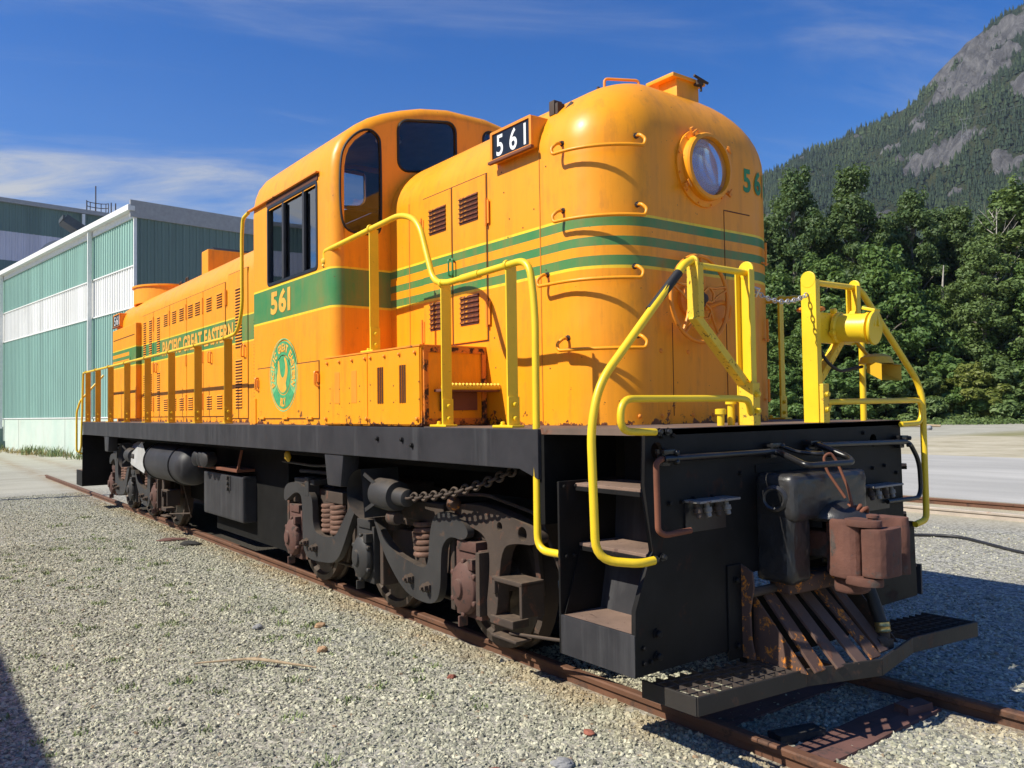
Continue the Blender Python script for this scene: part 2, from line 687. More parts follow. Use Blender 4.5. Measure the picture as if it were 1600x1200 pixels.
def split_place(me, name, parent):
    """each glyph of a text mesh becomes a part of its own"""
    bm = bmesh.new()
    bm.from_mesh(me)
    seen = set()
    groups = []
    for f in bm.faces:
        if f.index in seen:
            continue
        st, g = [f], []
        seen.add(f.index)
        while st:
            a = st.pop()
            g.append([tuple(v.co) for v in a.verts])
            for v in a.verts:
                for b in v.link_faces:
                    if b.index not in seen:
                        seen.add(b.index)
                        st.append(b)
        groups.append(g)
    bm.free()
    mats = list(me.materials)
    for g in groups:
        m = MB()
        idx, vs_, fs = {}, [], []
        for poly in g:
            f = []
            for co in poly:
                k = tuple(round(c, 6) for c in co)
                if k not in idx:
                    idx[k] = len(vs_)
                    vs_.append(co)
                f.append(idx[k])
            if len(set(f)) > 2:
                fs.append(tuple(f))
        n = bpy.data.meshes.new(name)
        n.from_pydata(vs_, [], fs)
        for q in mats:
            n.materials.append(q)
        place(name, n, parent)
    bpy.data.meshes.remove(me)


SIDE = Matrix(((1, 0, 0, 0), (0, 0, -1, 0), (0, 1, 0, 0), (0, 0, 0, 1)))     # XY -> XZ, facing -y
FRONT = Matrix(((0, 0, 1, 0), (1, 0, 0, 0), (0, 1, 0, 0), (0, 0, 0, 1)))     # XY -> YZ, facing +x

M['galv_dull'] = worn("dull_galvanised", (.20, .19, .18), (.12, .06, .035), .45, 20, .45, .2, .2)
M['seam_soft'] = plain("paint_seam", (.55, .19, .015), .6, var=.2)
M['slatrust'] = worn("slat_brown_rust", (.105, .062, .046), (.16, .07, .04), .45, 7, .7, .25, .2)
M['footboard'] = worn("scuffed_footboard", (.020, .017, .015), (.075, .045, .03), .48, 8, .6, .3, .25)
M['corroded'] = worn("corroded_orange_paint", (.70, .21, .02), (.045, .020, .012), .62, 9, .7, .2, .35)
M['grate'] = worn("grating_steel", (.045, .034, .028), (.09, .05, .035), .4, 20, .8, .25, .1)
# ================================================================== LOCOMOTIVE
loco = thing("locomotive", "orange diesel road switcher locomotive with green band and yellow handrails, numbered 561",
             "locomotive", (-8.3, 0, 0))
ZD = 1.742          # walkway level


# ---- bodies
YC = .08            # hood centre line; near side at -.92


def hood_shell(xf, xb, sgn):
    """rounded hood; xf its closed end, xb its open end, sgn +1 when the closed end looks to +x"""
    m = MB()
    lev = [(0, 1.743), (0, 2.2), (0, 2.8), (0, 3.4), (0, 3.72)]
    for i in range(1, 15):
        th = R(90) * i / 14
        lev.append((.92 * (1 - math.cos(th)), 3.72 + .62 * math.sin(th)))
    rings = []
    for e, z in lev:
        w = max(.92 - e, .003)
        r = max(.42 * w / .92, .002)
        fx = xf - sgn * .60 * e / .92
        pts = []
        for i in range(8):
            t = i / 8
            pts.append((xb + (fx - sgn * r - xb) * t, -w))
        for i in range(13):
            a = R(90) * i / 12
            pts.append((fx - sgn * r + sgn * r * math.sin(a), -w + r - r * math.cos(a)))
        for i in range(1, 8):
            pts.append((fx, -w + r + (2 * w - 2 * r) * i / 8))
        for i in range(13):
            a = R(90) * i / 12
            pts.append((fx - sgn * r + sgn * r * math.cos(a), w - r + r * math.sin(a)))
        for i in range(1, 9):
            t = i / 8
            pts.append((fx - sgn * r + (xb - fx + sgn * r) * t, w))
        rings.append([(x, YC + y * (1.0 / .92), z) for x, y in pts])
    n = len(rings[0])
    v = [p for rg in rings for p in rg]
    f = [(i * n + k, i * n + k + 1, (i + 1) * n + k + 1, (i + 1) * n + k) for i in range(len(rings) - 1) for k in range(n - 1)]
    return m.add(v, f)


NX, NR, NW = -0.79, .42, .92       # nose plane, corner radius, half width


def nose_x(y):
    d = abs(y - YC) - (1.0 - NR)
    return NX if d <= 0 else NX - NR + math.sqrt(max(NR * NR - d * d, 0))


def corner_pt(deg, off, z, yc=-1):
    """point around the near front corner of the short hood: 0 = side, 90 = front"""
    a = R(deg)
    return Vector((NX - NR + (NR + off) * math.sin(a), yc * (NW - NR + (NR + off) * math.cos(a)), z))


short_hood = hood_shell(NX, -3.74, 1).build("short_hood", M['hood'], loco, 50)
long_hood = hood_shell(-16.0, -5.80, -1).build("long_hood", M['cab'], loco, 50)

# ---- louvers
_louv = {}


def louver_mesh(w, pitch=.036):
    k = (round(w, 3), pitch)
    if k not in _louv:
        m = MB()
        h = pitch
        m.prism([(0, h * .45), (-.013, h * .02), (-.013, -h * .05), (0, -h * .05)], 'x', -w / 2, w / 2)
        m.slot(1).box(-w / 2 + .004, w / 2 - .004, -.0045, .004, -h * .50, -h * .06)
        _louv[k] = m.mesh("louver", [M['hood'] if False else M['orange'], M['slot']], 30)
    return _louv[k]


def louvers(parent, x, y, z0, z1, w, n, name="louver"):
    p = (z1 - z0) / n
    for i in range(n):
        z = z0 + p * (i + .5)
        place(name, louver_mesh(w, round(p, 4)), parent, Matrix.Translation((x, y, z)))


def louver_stack(parent, x, y, z0, z1, w, n):
    """a narrow column of slots, too small to pick apart: one part"""
    m = MB()
    p = (z1 - z0) / n
    for i in range(n):
        z = z0 + p * (i + .5)
        m.slot(0).prism([(y, z + p * .4), (y - .012, z + p * .02), (y - .012, z - p * .04), (y, z - p * .04)], 'x', x - w / 2, x + w / 2)
        m.slot(1).box(x - w / 2 + .004, x + w / 2 - .004, y - .0045, y + .004, z - p * .46, z - p * .05)
    o = m.build("louver_column", [M['orange'], M['slot']], parent, 30)
    return o


def bolt_mesh():
    m = MB()
    m.lathe([(.017, 0), (.017, .004), (.012, .004), (.012, .016), (.008, .019)], (0, 0, 0), (0, -1, 0), 8)
    return m


BOLT = {k: bolt_mesh().mesh("bolt", M[k], 30) for k in ('orange_worn', 'black', 'yellow', 'truckrust', 'rust', 'frame')}
TOX = Matrix.Rotation(R(90), 4, 'Z')      # -y facing -> +x facing


def bolt(parent, p, mat='orange_worn', face='-y', s=1.0, name="bolt"):
    mw = Matrix.Translation(p)
    if face == '+x':
        mw = mw @ TOX
    elif face == '+z':
        mw = mw @ Matrix.Rotation(R(-90), 4, 'X')
    elif face == '+y':
        mw = mw @ Matrix.Rotation(R(180), 4, 'Z')
    return place(name, BOLT[mat], parent, mw @ Matrix.Scale(s, 4))


def loop_handle(parent, x, z, h=.10, w=.05, y=-.935, mat='orange_worn', r=.008):
    m = MB()
    m.tube(fillet([(x, y, z + h / 2), (x, y - .04, z + h / 2), (x, y - .04, z - h / 2), (x, y, z - h / 2)], .018, 3), r, 6)
    m.tube(fillet([(x, y - .01, z + h / 2), (x + w, y - .03, z + h / 2), (x + w, y - .03, z - h / 2), (x, y - .01, z - h / 2)], .018, 3), r, 6)
    return m.build("latch", M[mat], parent, 50)


def hinge(parent, x, z, y=-.935, h=.22, mat='orange_worn'):
    m = MB()
    m.tube([(x, y - .008, z - h / 2), (x, y - .008, z + h / 2)], .009, 6)
    m.box(x - .03, x + .03, y - .003, y + .005, z - h * .42, z + h * .42)
    return m.build("hinge", M[mat], parent, 40)


# ---- short hood side doors
def door(parent, x0, x1, z0, z1, mat, y=-.92, name="hood_door"):
    MB().box(x0 - .010, x1 + .010, y - .0035, y + .004, z0 - .010, z1 + .010).build("door_seam", M['seam'], parent, None)
    return MB().box(x0, x1, y - .012, y + .006, z0, z1).build(name, mat, parent, 30, .003, 1)


d1 = door(short_hood, -3.10, -2.645, 2.41, 3.725, M['hood'])
d2 = door(short_hood, -2.622, -2.14, 2.41, 3.725, M['hood'])
louvers(short_hood, -2.857, -.932, 3.385, 3.61, .27, 6)
louvers(short_hood, -2.38, -.932, 3.385, 3.61, .27, 6)
louvers(short_hood, -2.857, -.932, 2.55, 2.795, .27, 6)
louvers(short_hood, -2.38, -.932, 2.55, 2.795, .27, 6)
for x, z in ((-2.125, 3.42), (-2.125, 2.62), (-3.115, 3.45), (-3.115, 2.55)):
    hinge(short_hood, x, z)
loop_handle(short_hood, -2.63, 3.05, .14, .045, -.932, 'green')

# welded panel joints on the side of the short hood
for x in (-1.475, -3.36):
    MB().box(x - .004, x + .004, -.9235, -.915, 1.76, 3.74).build("weld_seam", M['seam_soft'], short_hood, None)
rr_ = random.Random(2)
for i in range(26):
    x, z = rr_.uniform(-3.6, -1.3), rr_.uniform(1.85, 3.7)
    if -3.12 < x < -2.12 and z > 2.4:
        continue
    MB().lathe([(.007, 0), (.005, .003)], (x, -.9205, z), (0, -1, 0), 6).build("rivet", M['rust'], short_hood, 60)

# ---- nose: headlight
HY, HZ = .055, 3.60
hl = MB().lathe([(.285, 0), (.285, .018), (.262, .024), (.245, .03), (.245, .075), (.235, .088), (.212, .092), (.208, .06), (.205, .03)],
                (NX - .002, HY, HZ), (1, 0, 0), 48).build("headlight", M['orange'], short_hood, 35)
refl = MB()
prof = [(.205, .052), (.19, .01), (.16, -.04), (.11, -.085), (.05, -.11), (.004, -.116)]
_o = Vector((NX, HY, HZ))
vv, ff = [], []
for r_, h_ in prof:
    for k in range(40):
        a = 2 * math.pi * k / 40
        vv.append((NX + h_, HY + r_ * math.cos(a), HZ + r_ * math.sin(a)))
for i in range(len(prof) - 1):
    for k in range(40):
        l = (k + 1) % 40
        ff.append((i * 40 + k, i * 40 + l, (i + 1) * 40 + l, (i + 1) * 40 + k))
refl.add(vv, ff)
refl.build("headlight_reflector", M['chrome'], short_hood, 60)
MB().lathe([(.206, 0), (.2, .012), (.14, .026), (.07, .034), (.005, .036)], (NX + .052, HY, HZ), (1, 0, 0), 40).build("headlight_lens", M['lens'], short_hood, 60)
MB().lathe([(.028, 0), (.03, .03), (.022, .055), (.004, .062)], (NX - .10, HY, HZ), (1, 0, 0), 14).build("bulb", M['white'], short_hood, 60)
for k in range(12):
    a = R(15 + 30 * k)
    bolt(short_hood, (NX + .017, HY + .273 * math.cos(a), HZ + .273 * math.sin(a)), 'orange_worn', '+x', .6)
for a in (35, 125, 215, 325):
    ca, sa = math.cos(R(a)), math.sin(R(a))
    m = MB()
    m.bar((NX + .045, HY + .24 * ca, HZ + .24 * sa), (NX + .06, HY + .31 * ca, HZ + .31 * sa), .03, .018, (1, 0, 0))
    m.tube([(NX + .075, HY + .275 * ca - .03 * sa, HZ + .275 * sa + .03 * ca), (NX + .075, HY + .275 * ca + .03 * sa, HZ + .275 * sa - .03 * ca)], .008, 6)
    m.build("clamp", M['orange_worn'], short_hood, 40, .003)

# ---- nose: number on the far corner (painted), seam lines, rivets
def onto_nose(me, y0, z0, lift=.003):
    bm = bmesh.new()
    bm.from_mesh(me)
    bmesh.ops.triangulate(bm, faces=bm.faces)
    bmesh.ops.subdivide_edges(bm, edges=bm.edges, cuts=2, use_grid_fill=True)
    for v in bm.verts:
        y, z = y0 + v.co.x, z0 + v.co.y
        v.co = (nose_x(y) + lift, y + (lift if y > .5 else 0), z)
    bm.to_mesh(me)
    bm.free()
    return me


split_place(onto_nose(fit_text(text_mesh("56I", .2, M['green'], .006, spacing=1.35), .31, .19), .53, 3.50), "painted_digit", short_hood)
sm = MB()
sm.box(NX - .002, NX + .0025, .290, .296, 1.80, 3.33)
sm.box(NX - .002, NX + .0025, .296, .60, 3.322, 3.330)
sm.box(NX - .002, NX + .0025, -.302, -.297, 1.80, 2.45)
sm.build("panel_seam", M['seam'], short_hood, None)
for y, z in ((-.42, 2.25), (-.14, 2.25), (-.42, 1.80), (-.1, 1.80), (.12, 1.80), (-.62, 1.8)):
    m = MB().lathe([(.017, 0), (.014, .007), (.006, .012)], (nose_x(y) - .001, y, z), (1, 0, 0), 10)
    m.build("rivet", M['orange_worn'], short_hood, 60)
for z in (3.05, 2.45, 1.98):
    m = MB()
    p = nose_x(.80)
    m.tube([(p + .014, .81, z - .09), (p + .014, .81, z + .09)], .010, 6)
    m.bar((p + .016, .76, z - .07), (p - .01, .86, z - .07), .02, .01)
    m.build("door_hinge", M['orange_worn'], short_hood, 40)

# ---- grab irons around the near corner
for z, d0, d1_ in ((3.665, -2, 76), (3.19, -2, 76), (2.765, -26, 72), (2.295, 2, 74)):
    def gp(d, off, zz):
        if d < 0:
            return Vector((NX - NR + d * .0075, -(NW + off), zz))
        return corner_pt(d, off, zz)
    path = [gp(d0 + 1, .0, z + .055), gp(d0 + 1, .05, z + .05), gp(d0 - 2, .085, z + .01), gp(d0, .085, z - .035)]
    arc = [gp(d0 + (d1_ - d0) * t / 10, .085 - .012 * math.sin(math.pi * t / 10), z - .035) for t in range(1, 10)]
    path = path + arc + [gp(d1_, .085, z - .035), gp(d1_ + 2, .085, z + .01), gp(d1_ - 1, .05, z + .05), gp(d1_ - 1, .0, z + .055)]
    g = MB().tube(fillet(path, .02, 3), .0125, 8).build("grab_iron", M['orange'], short_hood, 60)
    for d in (d0 + 1, d1_ - 1):
        q = gp(d, .0, z + .055)
        nrm = (gp(d, .1, z + .055) - q).normalized()
        MB().lathe([(.021, 0), (.021, .010), (.014, .010), (.013, .032), (.007, .037)], q - nrm * .004, nrm, 8).build("grab_iron_bolt", M['truckrust'], short_hood, 40)

# ---- number boards
def number_board(x0, x1, z0, z1, y, parent):
    b = MB().box(x0, x1, y, -.55, z0, z1).build("number_board_box", M['orange'], parent, 30, .012)
    MB().box(x0 + .02, x1 - .02, y - .006, y + .004, z0 + .015, z1 - .015).build("number_board", M['black'], parent, None, .002)
    fr = plate_mesh("number_board_frame", [rrect(x0, x1, z0, z1, .012, 2), rrect(x0 + .024, x1 - .024, z0 + .02, z1 - .02, .006, 2)], 'y', y - .016, .016, M['orange_worn'])
    place("number_board_frame", fr, parent)
    h = (z1 - z0) * .70
    t = fit_text(text_mesh("56I", .2, M['white'], .003, spacing=1.65), (x1 - x0) * .72, h)
    t.transform(Matrix.Translation((x0 + (x1 - x0) * .14, y - .0075, (z0 + z1) / 2 - h / 2)) @ SIDE)
    split_place(t, "board_digit", parent)
    MB().bar((x0 - .01, y - .02, z0 - .004), (x1 + .02, y - .02, z0 - .004), .03, .022).build("board_clip", M['rust'], parent, 40, .004)
    return b


number_board(-2.0, -1.49, 3.765, 4.0, -.965, short_hood)
number_board(-15.72, -15.10, 3.70, 3.97, -.965, long_hood)
m = MB()                                     # classification lamp bracket behind the board
m.box(-1.50, -1.44, -.80, -.72, 4.02, 4.13)
m.box(-1.43, -1.40, -.80, -.73, 4.01, 4.10)
m.bar((-1.36, -.76, 4.0), (-1.28, -.74, 4.06), .05, .05)
m.build("lamp_bracket", M['truckrust'], short_hood, 40, .006)
MB().lathe([(.06, 0), (.055, .02), (.03, .03), (.01, .032)], (-1.31, -.80, 3.86), (.15, -.85, .5), 16).build("marker_lamp_cover", M['orange_worn'], short_hood, 40)

# ---- top of the nose: sand hatch and lifting handle
MB().box(-1.33, -1.14, .20, .46, 4.0, 4.43).build("sand_box", M['orange'], short_hood, 30, .008)
MB().box(-1.41, -1.12, .14, .52, 4.425, 4.455).build("sand_box_lid", M['orange'], short_hood, 30, .005)
m = MB()
m.box(-1.14, -1.09, .40, .46, 4.41, 4.445)
m.tube([(-1.10, .36, 4.47), (-1.08, .5, 4.43)], .012, 6)
m.tube([(-1.10, .44, 4.36), (-1.10, .44, 4.45)], .010, 6)
m.build("lid_latch", M['truckrust'], short_hood, 40)
m = MB().tube(fillet([(-1.53, -.20, 4.28), (-1.53, -.20, 4.455), (-1.40, .05, 4.455), (-1.40, .05, 4.28)], .03, 4), .011, 8)
m.build("roof_grab_iron", M['orange_worn'], short_hood, 60)
for p in ((-1.56, -.24, 4.33), (-1.38, .1, 4.34)):
    MB().lathe([(.02, -.03), (.02, .03), (.013, .035), (.013, .06)], p, (0, 0, 1), 8).build("grab_iron_bolt", M['truckrust'], short_hood, 40)

# ---- brake wheel
bw = thing_y, bwx, bwz = -.115, NX + .10, 2.62
wheel = MB()
ring = [(bwx, -.115 + .305 * math.cos(2 * math.pi * i / 40), bwz + .305 * math.sin(2 * math.pi * i / 40)) for i in range(40)]
wheel.tube(ring, .0145, 8, True)
wheel.build("brake_wheel", M['orange_worn'], loco, 60)
_bw = bpy.data.objects["brake_wheel"]
for k in range(5):
    a = R(18 + 72 * k)
    m = MB()
    ca, sa = math.cos(a), math.sin(a)
    T = lambda r, t: (bwx - .01 * (1 - r / .3), -.115 + r * ca - t * sa, bwz + r * sa + t * ca)
    m.tube([T(.05, .03), T(.12, .055), T(.19, .03), T(.30, .012)], .010, 6)
    m.tube([T(.05, -.03), T(.12, -.055), T(.19, -.03), T(.30, -.012)], .010, 6)
    m.tube([T(.135, .055), T(.16, .0), T(.135, -.055)], .009, 6)
    m.build("brake_wheel_spoke", M['orange_worn'], _bw, 60)
MB().lathe([(.07, -.03), (.07, .0), (.035, .012), (.03, .05), (.012, .055)], (bwx, -.115, bwz), (1, 0, 0), 16).build("brake_wheel_hub", M['truckrust'], _bw, 40)
m = MB().lathe([(.12, 0), (.12, .04), (.06, .06), (.05, .09)], (NX - .01, -.115, bwz), (1, 0, 0), 20)
m.tube(fillet([(NX + .02, .02, bwz - .05), (NX + .07, .16, bwz + .0), (NX + .08, .24, bwz - .02), (NX + .06, .25, bwz - .12), (NX + .06, .19, bwz - .13)], .03, 4), .018, 8)
m.build("brake_gear_case", M['orange_worn'], _bw, 40)

# ---- deck and frame
dk = MB()
dk.prism([(-16.62, -1.38), (-15.86, -1.50), (-.80, -1.50), (0, -1.415), (0, 1.27), (-.80, 1.50), (-15.86, 1.50), (-16.62, 1.38)], 'z', 1.705, ZD)
deck = dk.build("walkway_deck", M['deck'], loco, None)
for s in (-1, 1):
    m = MB()
    m.prism([(-15.86, 1.737), (-15.86, 1.48), (-.98, 1.487), (-.79, 1.43), (-.79, 1.737)], 'y', s * 1.525, s * 1.495)
    o = m.build("side_sill", M['sill'], loco, None, .006)
    for x in (-3.72, -13.55):
        MB().prism([(x - .20, 1.49), (x - .14, 1.20), (x + .14, 1.20), (x + .20, 1.49)], 'y', s * 1.515, s * 1.35).build("jacking_pad", M['sill'], loco, 40, .02)
m = MB()
m.box(-.82, -.76, -1.5, -.9, 1.16, 1.70)
m.box(-.82, -.76, .9, 1.5, 1.16, 1.70)
m.box(-15.9, -.05, -.62, .62, 1.15, 1.69)
m.box(-8.6, -5.98, -1.03, 1.3, .27, 1.55)
m.box(-11.2, -8.6, -.75, .75, .5, 1.2)
m.box(-15.0, -1.2, -1.30, -1.2, 1.42, 1.69)
m.box(-15.0, -1.2, 1.2, 1.30, 1.42, 1.69)
m.build("underframe", M['dark'], loco, None)
# sun-bleached bolts and stains on the sill
for x, z in ((-2.45, 1.64), (-2.85, 1.64), (-2.30, 1.60)):
    bolt(loco, (x, -1.527, z), 'frame', '-y', 1.2)

# end plate with its coupler pocket and two round holes
outer = [(-1.415, 1.738), (-1.43, 1.44), (-1.375, 1.08), (-1.40, 1.05), (-1.515, .78), (-1.525, .435), (-.62, .435), (-.62, .86), (.52, .86), (.52, .435),
         (1.44, .435), (1.42, .985), (1.32, 1.00), (1.275, 1.05), (1.262, 1.738)]
me = plate_mesh("end_plate", [outer, circ(-1.33, 1.625, .045, 20), circ(.885, 1.605, .045, 20), rrect(-.46, .36, .92, 1.42, .06, 4)], 'x', -.03, .03, M['frame'])
endplate = place("end_plate", me, loco)
MB().box(-.30, -.04, -.60, .55, .86, 1.46).build("draft_gear_pocket", M['dark'], loco, None)
MB().box(-16.62, -16.58, -1.4, 1.4, .40, 1.737).build("rear_end_plate", M['frame'], loco, None)
for y, z in ((-1.29, 1.70), (-1.2, 1.70), (-1.335, 1.33), (-1.24, 1.33), (-1.14, 1.33), (-1.04, 1.34), (-.88, 1.34), (.7, 1.40), (.86, 1.41), (1.02, 1.42), (1.18, 1.36), (-1.46, .50), (-1.46, .58), (-1.41, .50), (.75, 1.66), (-.62, 1.46), (.45, 1.45)):
    bolt(endplate, (.0, y, z), 'frame', '+x', .95)
for z in (.52, .64):
    bolt(endplate, (.0, -1.36, z), 'frame', '+x', 1.7)

# ---- front steps, near and far side
for s in (-1, 1):
    m = MB()
    m.box(-.615, -.598, s * 1.525, s * .92, .43, 1.43)
    m.box(-.60, -.02, s * .98, s * .95, .43, 1.70)
    o = m.build("step_well", M['frame'], loco, None, .003)
    MB().prism([(s * 1.525, .43), (s * 1.525, .655), (s * 1.505, .655), (s * 1.505, .43)], 'x', -.60, -.002).build("step_riser", M['sill'], o, None, .003)
    for yo, yi, z in ((1.515, 1.20, .655), (1.375, 1.06, 1.06), (1.40, 1.02, 1.415)):
        MB().box(-.595, -.03, s * yo, s * yi, z - .02, z).build("step_tread", M['tread'], o, None, .004)
        MB().box(-.595, -.03, s * (yo + .003), s * (yo - .012), z - .045, z - .018).build("step_nosing", M['frame'], o, None, .003)
    MB().add([(-.595, s * 1.22, .655), (-.03, s * 1.22, .655), (-.03, s * 1.15, 1.02), (-.595, s * 1.15, 1.02)], [(0, 1, 2, 3)]).build("kick_plate", M['sill'], o, None)
    MB().add([(-.595, s * 1.08, 1.06), (-.03, s * 1.08, 1.06), (-.03, s * 1.06, 1.38), (-.595, s * 1.06, 1.38)], [(0, 1, 2, 3)]).build("kick_plate", M['sill'], o, None)
    MB().prism([(s * 1.50, .66), (s * 1.22, .66), (s * 1.15, 1.04), (s * 1.37, 1.04)], 'x', -.594, -.585).build("step_side_plate", M['frame'], o, None)
    for y, z in ((1.49, 1.40), (1.40, 1.40), (1.31, 1.41), (1.48, .99), (1.42, .99)):
        bolt(o, (-.598, s * y, z), 'frame', '+x', .9)

# ---- battery box ahead of the cab
bb = MB().box(-3.86, -2.178, -1.517, -.80, 1.745, 2.345).build("battery_box", M['orange'], loco, None, .004)
MB().box(-3.88, -2.172, -1.530, -.80, 2.343, 2.357).build("battery_box_lid", M['orange_worn'], bb, None, .003)
for x0, x1 in ((-3.855, -3.03), (-3.018, -2.185)):
    MB().box(x0, x1, -1.527, -1.515, 1.757, 2.338).build("battery_box_panel", M['orange'], bb, None, .003)
for x in (-3.80, -3.55, -3.30, -3.06, -2.96, -2.72, -2.48, -2.24):
    bolt(bb, (x, -1.527, 2.30), 'orange_worn', '-y', 1.0)
for x in (-3.83, -3.03, -2.21):
    bolt(bb, (x, -1.527, 1.80), 'orange_worn', '-y', 1.2)
for xc in (-2.80, -2.44):
    for k in range(3):
        x = xc + (k - 1) * .034
        m = MB()
        m.slot(0).prism([(x - .016, -1.527), (x + .002, -1.538), (x + .005, -1.527)], 'z', 1.925, 2.215)
        m.slot(1).box(x + .003, x + .018, -1.531, -1.52, 1.925, 2.215)
        m.build("vent_slat", [M['orange'], M['slot']], bb, None)
for xc in (-3.60, -3.27):
    MB().box(xc - .05, xc + .05, -1.530, -1.52, 1.935, 2.21).build("vent_cover", M['orange_worn'], bb, None, .003)
for i in range(9):
    for z in (1.94, 2.07):
        x = -3.75 + i * .195
        if abs(x + 2.80) > .09 and abs(x + 2.44) > .09:
            MB().lathe([(.007, 0), (.005, .004)], (x, -1.527, z + .01 * math.sin(i * 5)), (0, -1, 0), 6).build("rivet", M['rust'], bb, 60)
m = MB()
m.box(-2.178, -2.166, -1.50, -.94, 2.30, 2.34)
m.box(-2.178, -2.160, -1.50, -1.46, 1.76, 2.30)
m.box(-2.178, -2.160, -.97, -.93, 1.76, 2.30)
m.build("battery_box_frame", M['corroded'], bb, None, .003)
m = MB()
m.box(-2.1785, -2.1745, -1.516, -1.47, 1.75, 1.86)
m.box(-2.1785, -2.1745, -1.46, -.95, 1.75, 1.80)
m.build("corroded_patch", M['corroded'], bb, None)
m = MB()
m.box(-2.17, -2.0, -1.41, -.90, 2.0, 2.02)
m.box(-2.168, -2.160, -1.36, -1.02, 1.86, 2.0)
m.build("box_step", M['rust'], bb, None, .004)
m = MB()
for i in range(18):
    y = -1.43 + i * .032
    m.tube([(-2.0, y, 2.028), (-1.998, y + .024, 2.05)], .020, 6)
m.build("rope_wrap", M['yellow_worn'], bb, 50)
m = MB().tube([(-2.0, -1.44, 2.034), (-2.0, -.83, 2.034)], .022, 8)
m.build("step_bar", M['yellow_worn'], bb, 50)

# ---- cab
CX0, CX1 = -5.86, -3.72
HALF = [(1.50, 1.745), (1.50, 2.6), (1.50, 3.4), (1.50, 4.00), (1.495, 4.12), (1.475, 4.23), (1.435, 4.335), (1.36, 4.44), (1.226, 4.552), (1.10, 4.635), (.957, 4.704), (.75, 4.78), (.533, 4.844), (.235, 4.893)]
OUT = [(-y, z) for y, z in HALF] + [(y, z) for y, z in reversed(HALF)]      # near foot, over the roof, far foot


def inset(pts, d):
    """move an open outline inwards by d (floor end stays at its height)"""
    out = []
    n = len(pts)
    for i in range(n):
        a, b = Vector(pts[max(i - 1, 0)]), Vector(pts[min(i + 1, n - 1)])
        t = (b - a).normalized()
        nn = Vector((t.y, -t.x))
        q = Vector(pts[i]) + nn * d
        out.append((q.x, q.y))
    out[0] = (pts[0][0] + d, pts[0][1])
    out[-1] = (pts[-1][0] - d, pts[-1][1])
    return out


def skin(m, secs):
    """loft: list of (x, outline)"""
    n = len(secs[0][1])
    v = [(x, p[0], p[1]) for x, o in secs for p in o]
    f = [(i * n + k, i * n + k + 1, (i + 1) * n + k + 1, (i + 1) * n + k) for i in range(len(secs) - 1) for k in range(n - 1)]
    return m.add(v, f)


RB = .11
secs = [(CX1 - RB + RB * math.sin(R(90) * i / 7), inset(OUT, RB * (1 - math.cos(R(90) * i / 7)))) for i in range(8)]
secr = [(CX0 + RB - RB * math.sin(R(90) * i / 7), inset(OUT, RB * (1 - math.cos(R(90) * i / 7)))) for i in range(8)]
m = MB()
skin(m, secs)
skin(m, secr)
roofpts = [p for p in OUT if p[1] >= 4.0]
skin(m, [(CX1 - RB, roofpts), (-4.4, roofpts), (-5.2, roofpts), (CX0 + RB, roofpts)])
# side walls with the window opening (near) and the same on the far side
cab = m.build("cab", M['cab'], loco, 50)
WX0, WX1, WZ0, WZ1 = -5.345, -4.055, 3.195, 4.045
sidel = [[(CX0 + RB, 1.745), (CX1 - RB, 1.745), (CX1 - RB, 4.0), (WX1, 4.0), (WX1, WZ0 + .04), (WX1 - .04, WZ0), (WX0 + .04, WZ0), (WX0, WZ0 + .04), (WX0, 4.0), (CX0 + RB, 4.0)]]
for s in (-1, 1):
    me = plate_mesh("cab_side_wall", sidel, 'y', 1.50 if s > 0 else -1.50, -.03 if s > 0 else .03, M['cab'])
    place("cab_side_wall", me, cab)
    me = plate_mesh("cab_side_lining", sidel, 'y', 1.47 if s > 0 else -1.47, -.025 if s > 0 else .025, M['lining'])
    place("cab_side_lining", me, cab)
ARCH = smooth_poly([(-1.40, 3.52), (-1.462, 3.62), (-1.478, 3.86), (-1.470, 4.14), (-1.43, 4.29), (-1.29, 4.43), (-1.13, 4.505), (-1.03, 4.45), (-1.012, 4.36), (-1.012, 3.66), (-1.03, 3.535), (-1.10, 3.51), (-1.25, 3.50)], 2)
ARCH = [(y * 1.0 + .045 * max(0, (-y - 1.2) / .28), z) for y, z in ARCH]
RECT = [(y, z + (y + .5) * .16) for y, z in rrect(-.828, -.166, 4.20, 4.70, .11, 5)]
LOWFRONT = inset(OUT, RB)
mir = lambda L: [(-y, z) for y, z in L][::-1]
REARWIN = [(y, z + (y + .5) * .12) for y, z in rrect(-.80, -.10, 4.31, 4.75, .10, 5)]
REARSIDE = smooth_poly([(-1.40, 3.15), (-1.42, 3.4), (-1.42, 4.1), (-1.36, 4.28), (-1.05, 4.42), (-1.0, 4.3), (-1.0, 3.2), (-1.05, 3.12)], 2)
for nm, at, th, loops in (("cab_front_wall", CX1, -.03, [LOWFRONT, ARCH, RECT, mir(ARCH), mir(RECT)]),
                          ("cab_rear_wall", CX0, .03, [LOWFRONT, REARWIN, mir(REARWIN), REARSIDE, mir(REARSIDE)])):
    place(nm, plate_mesh(nm, loops, 'x', at, th, M['cab']), cab)
    place(nm.replace("wall", "lining"), plate_mesh(nm, [inset(LOWFRONT, .01)] + loops[1:], 'x', at + (th + math.copysign(.002, th)), math.copysign(.02, th), M['lining']), cab)
m = MB()
ri = inset(OUT, .06)
skin(m, [(CX1 - .06, ri), (CX0 + .06, ri)])
m2 = MB()
rp = [p for p in inset(OUT, .055) if p[1] >= 3.95]
skin(m2, [(CX1 - .06, rp), (CX0 + .06, rp)])
m2.build("cab_headlining", M['lining'], cab, 50)
MB().box(CX0 + .05, CX1 - .05, -1.44, 1.44, 1.75, 2.1).build("cab_floor", M['lining'], cab, None)
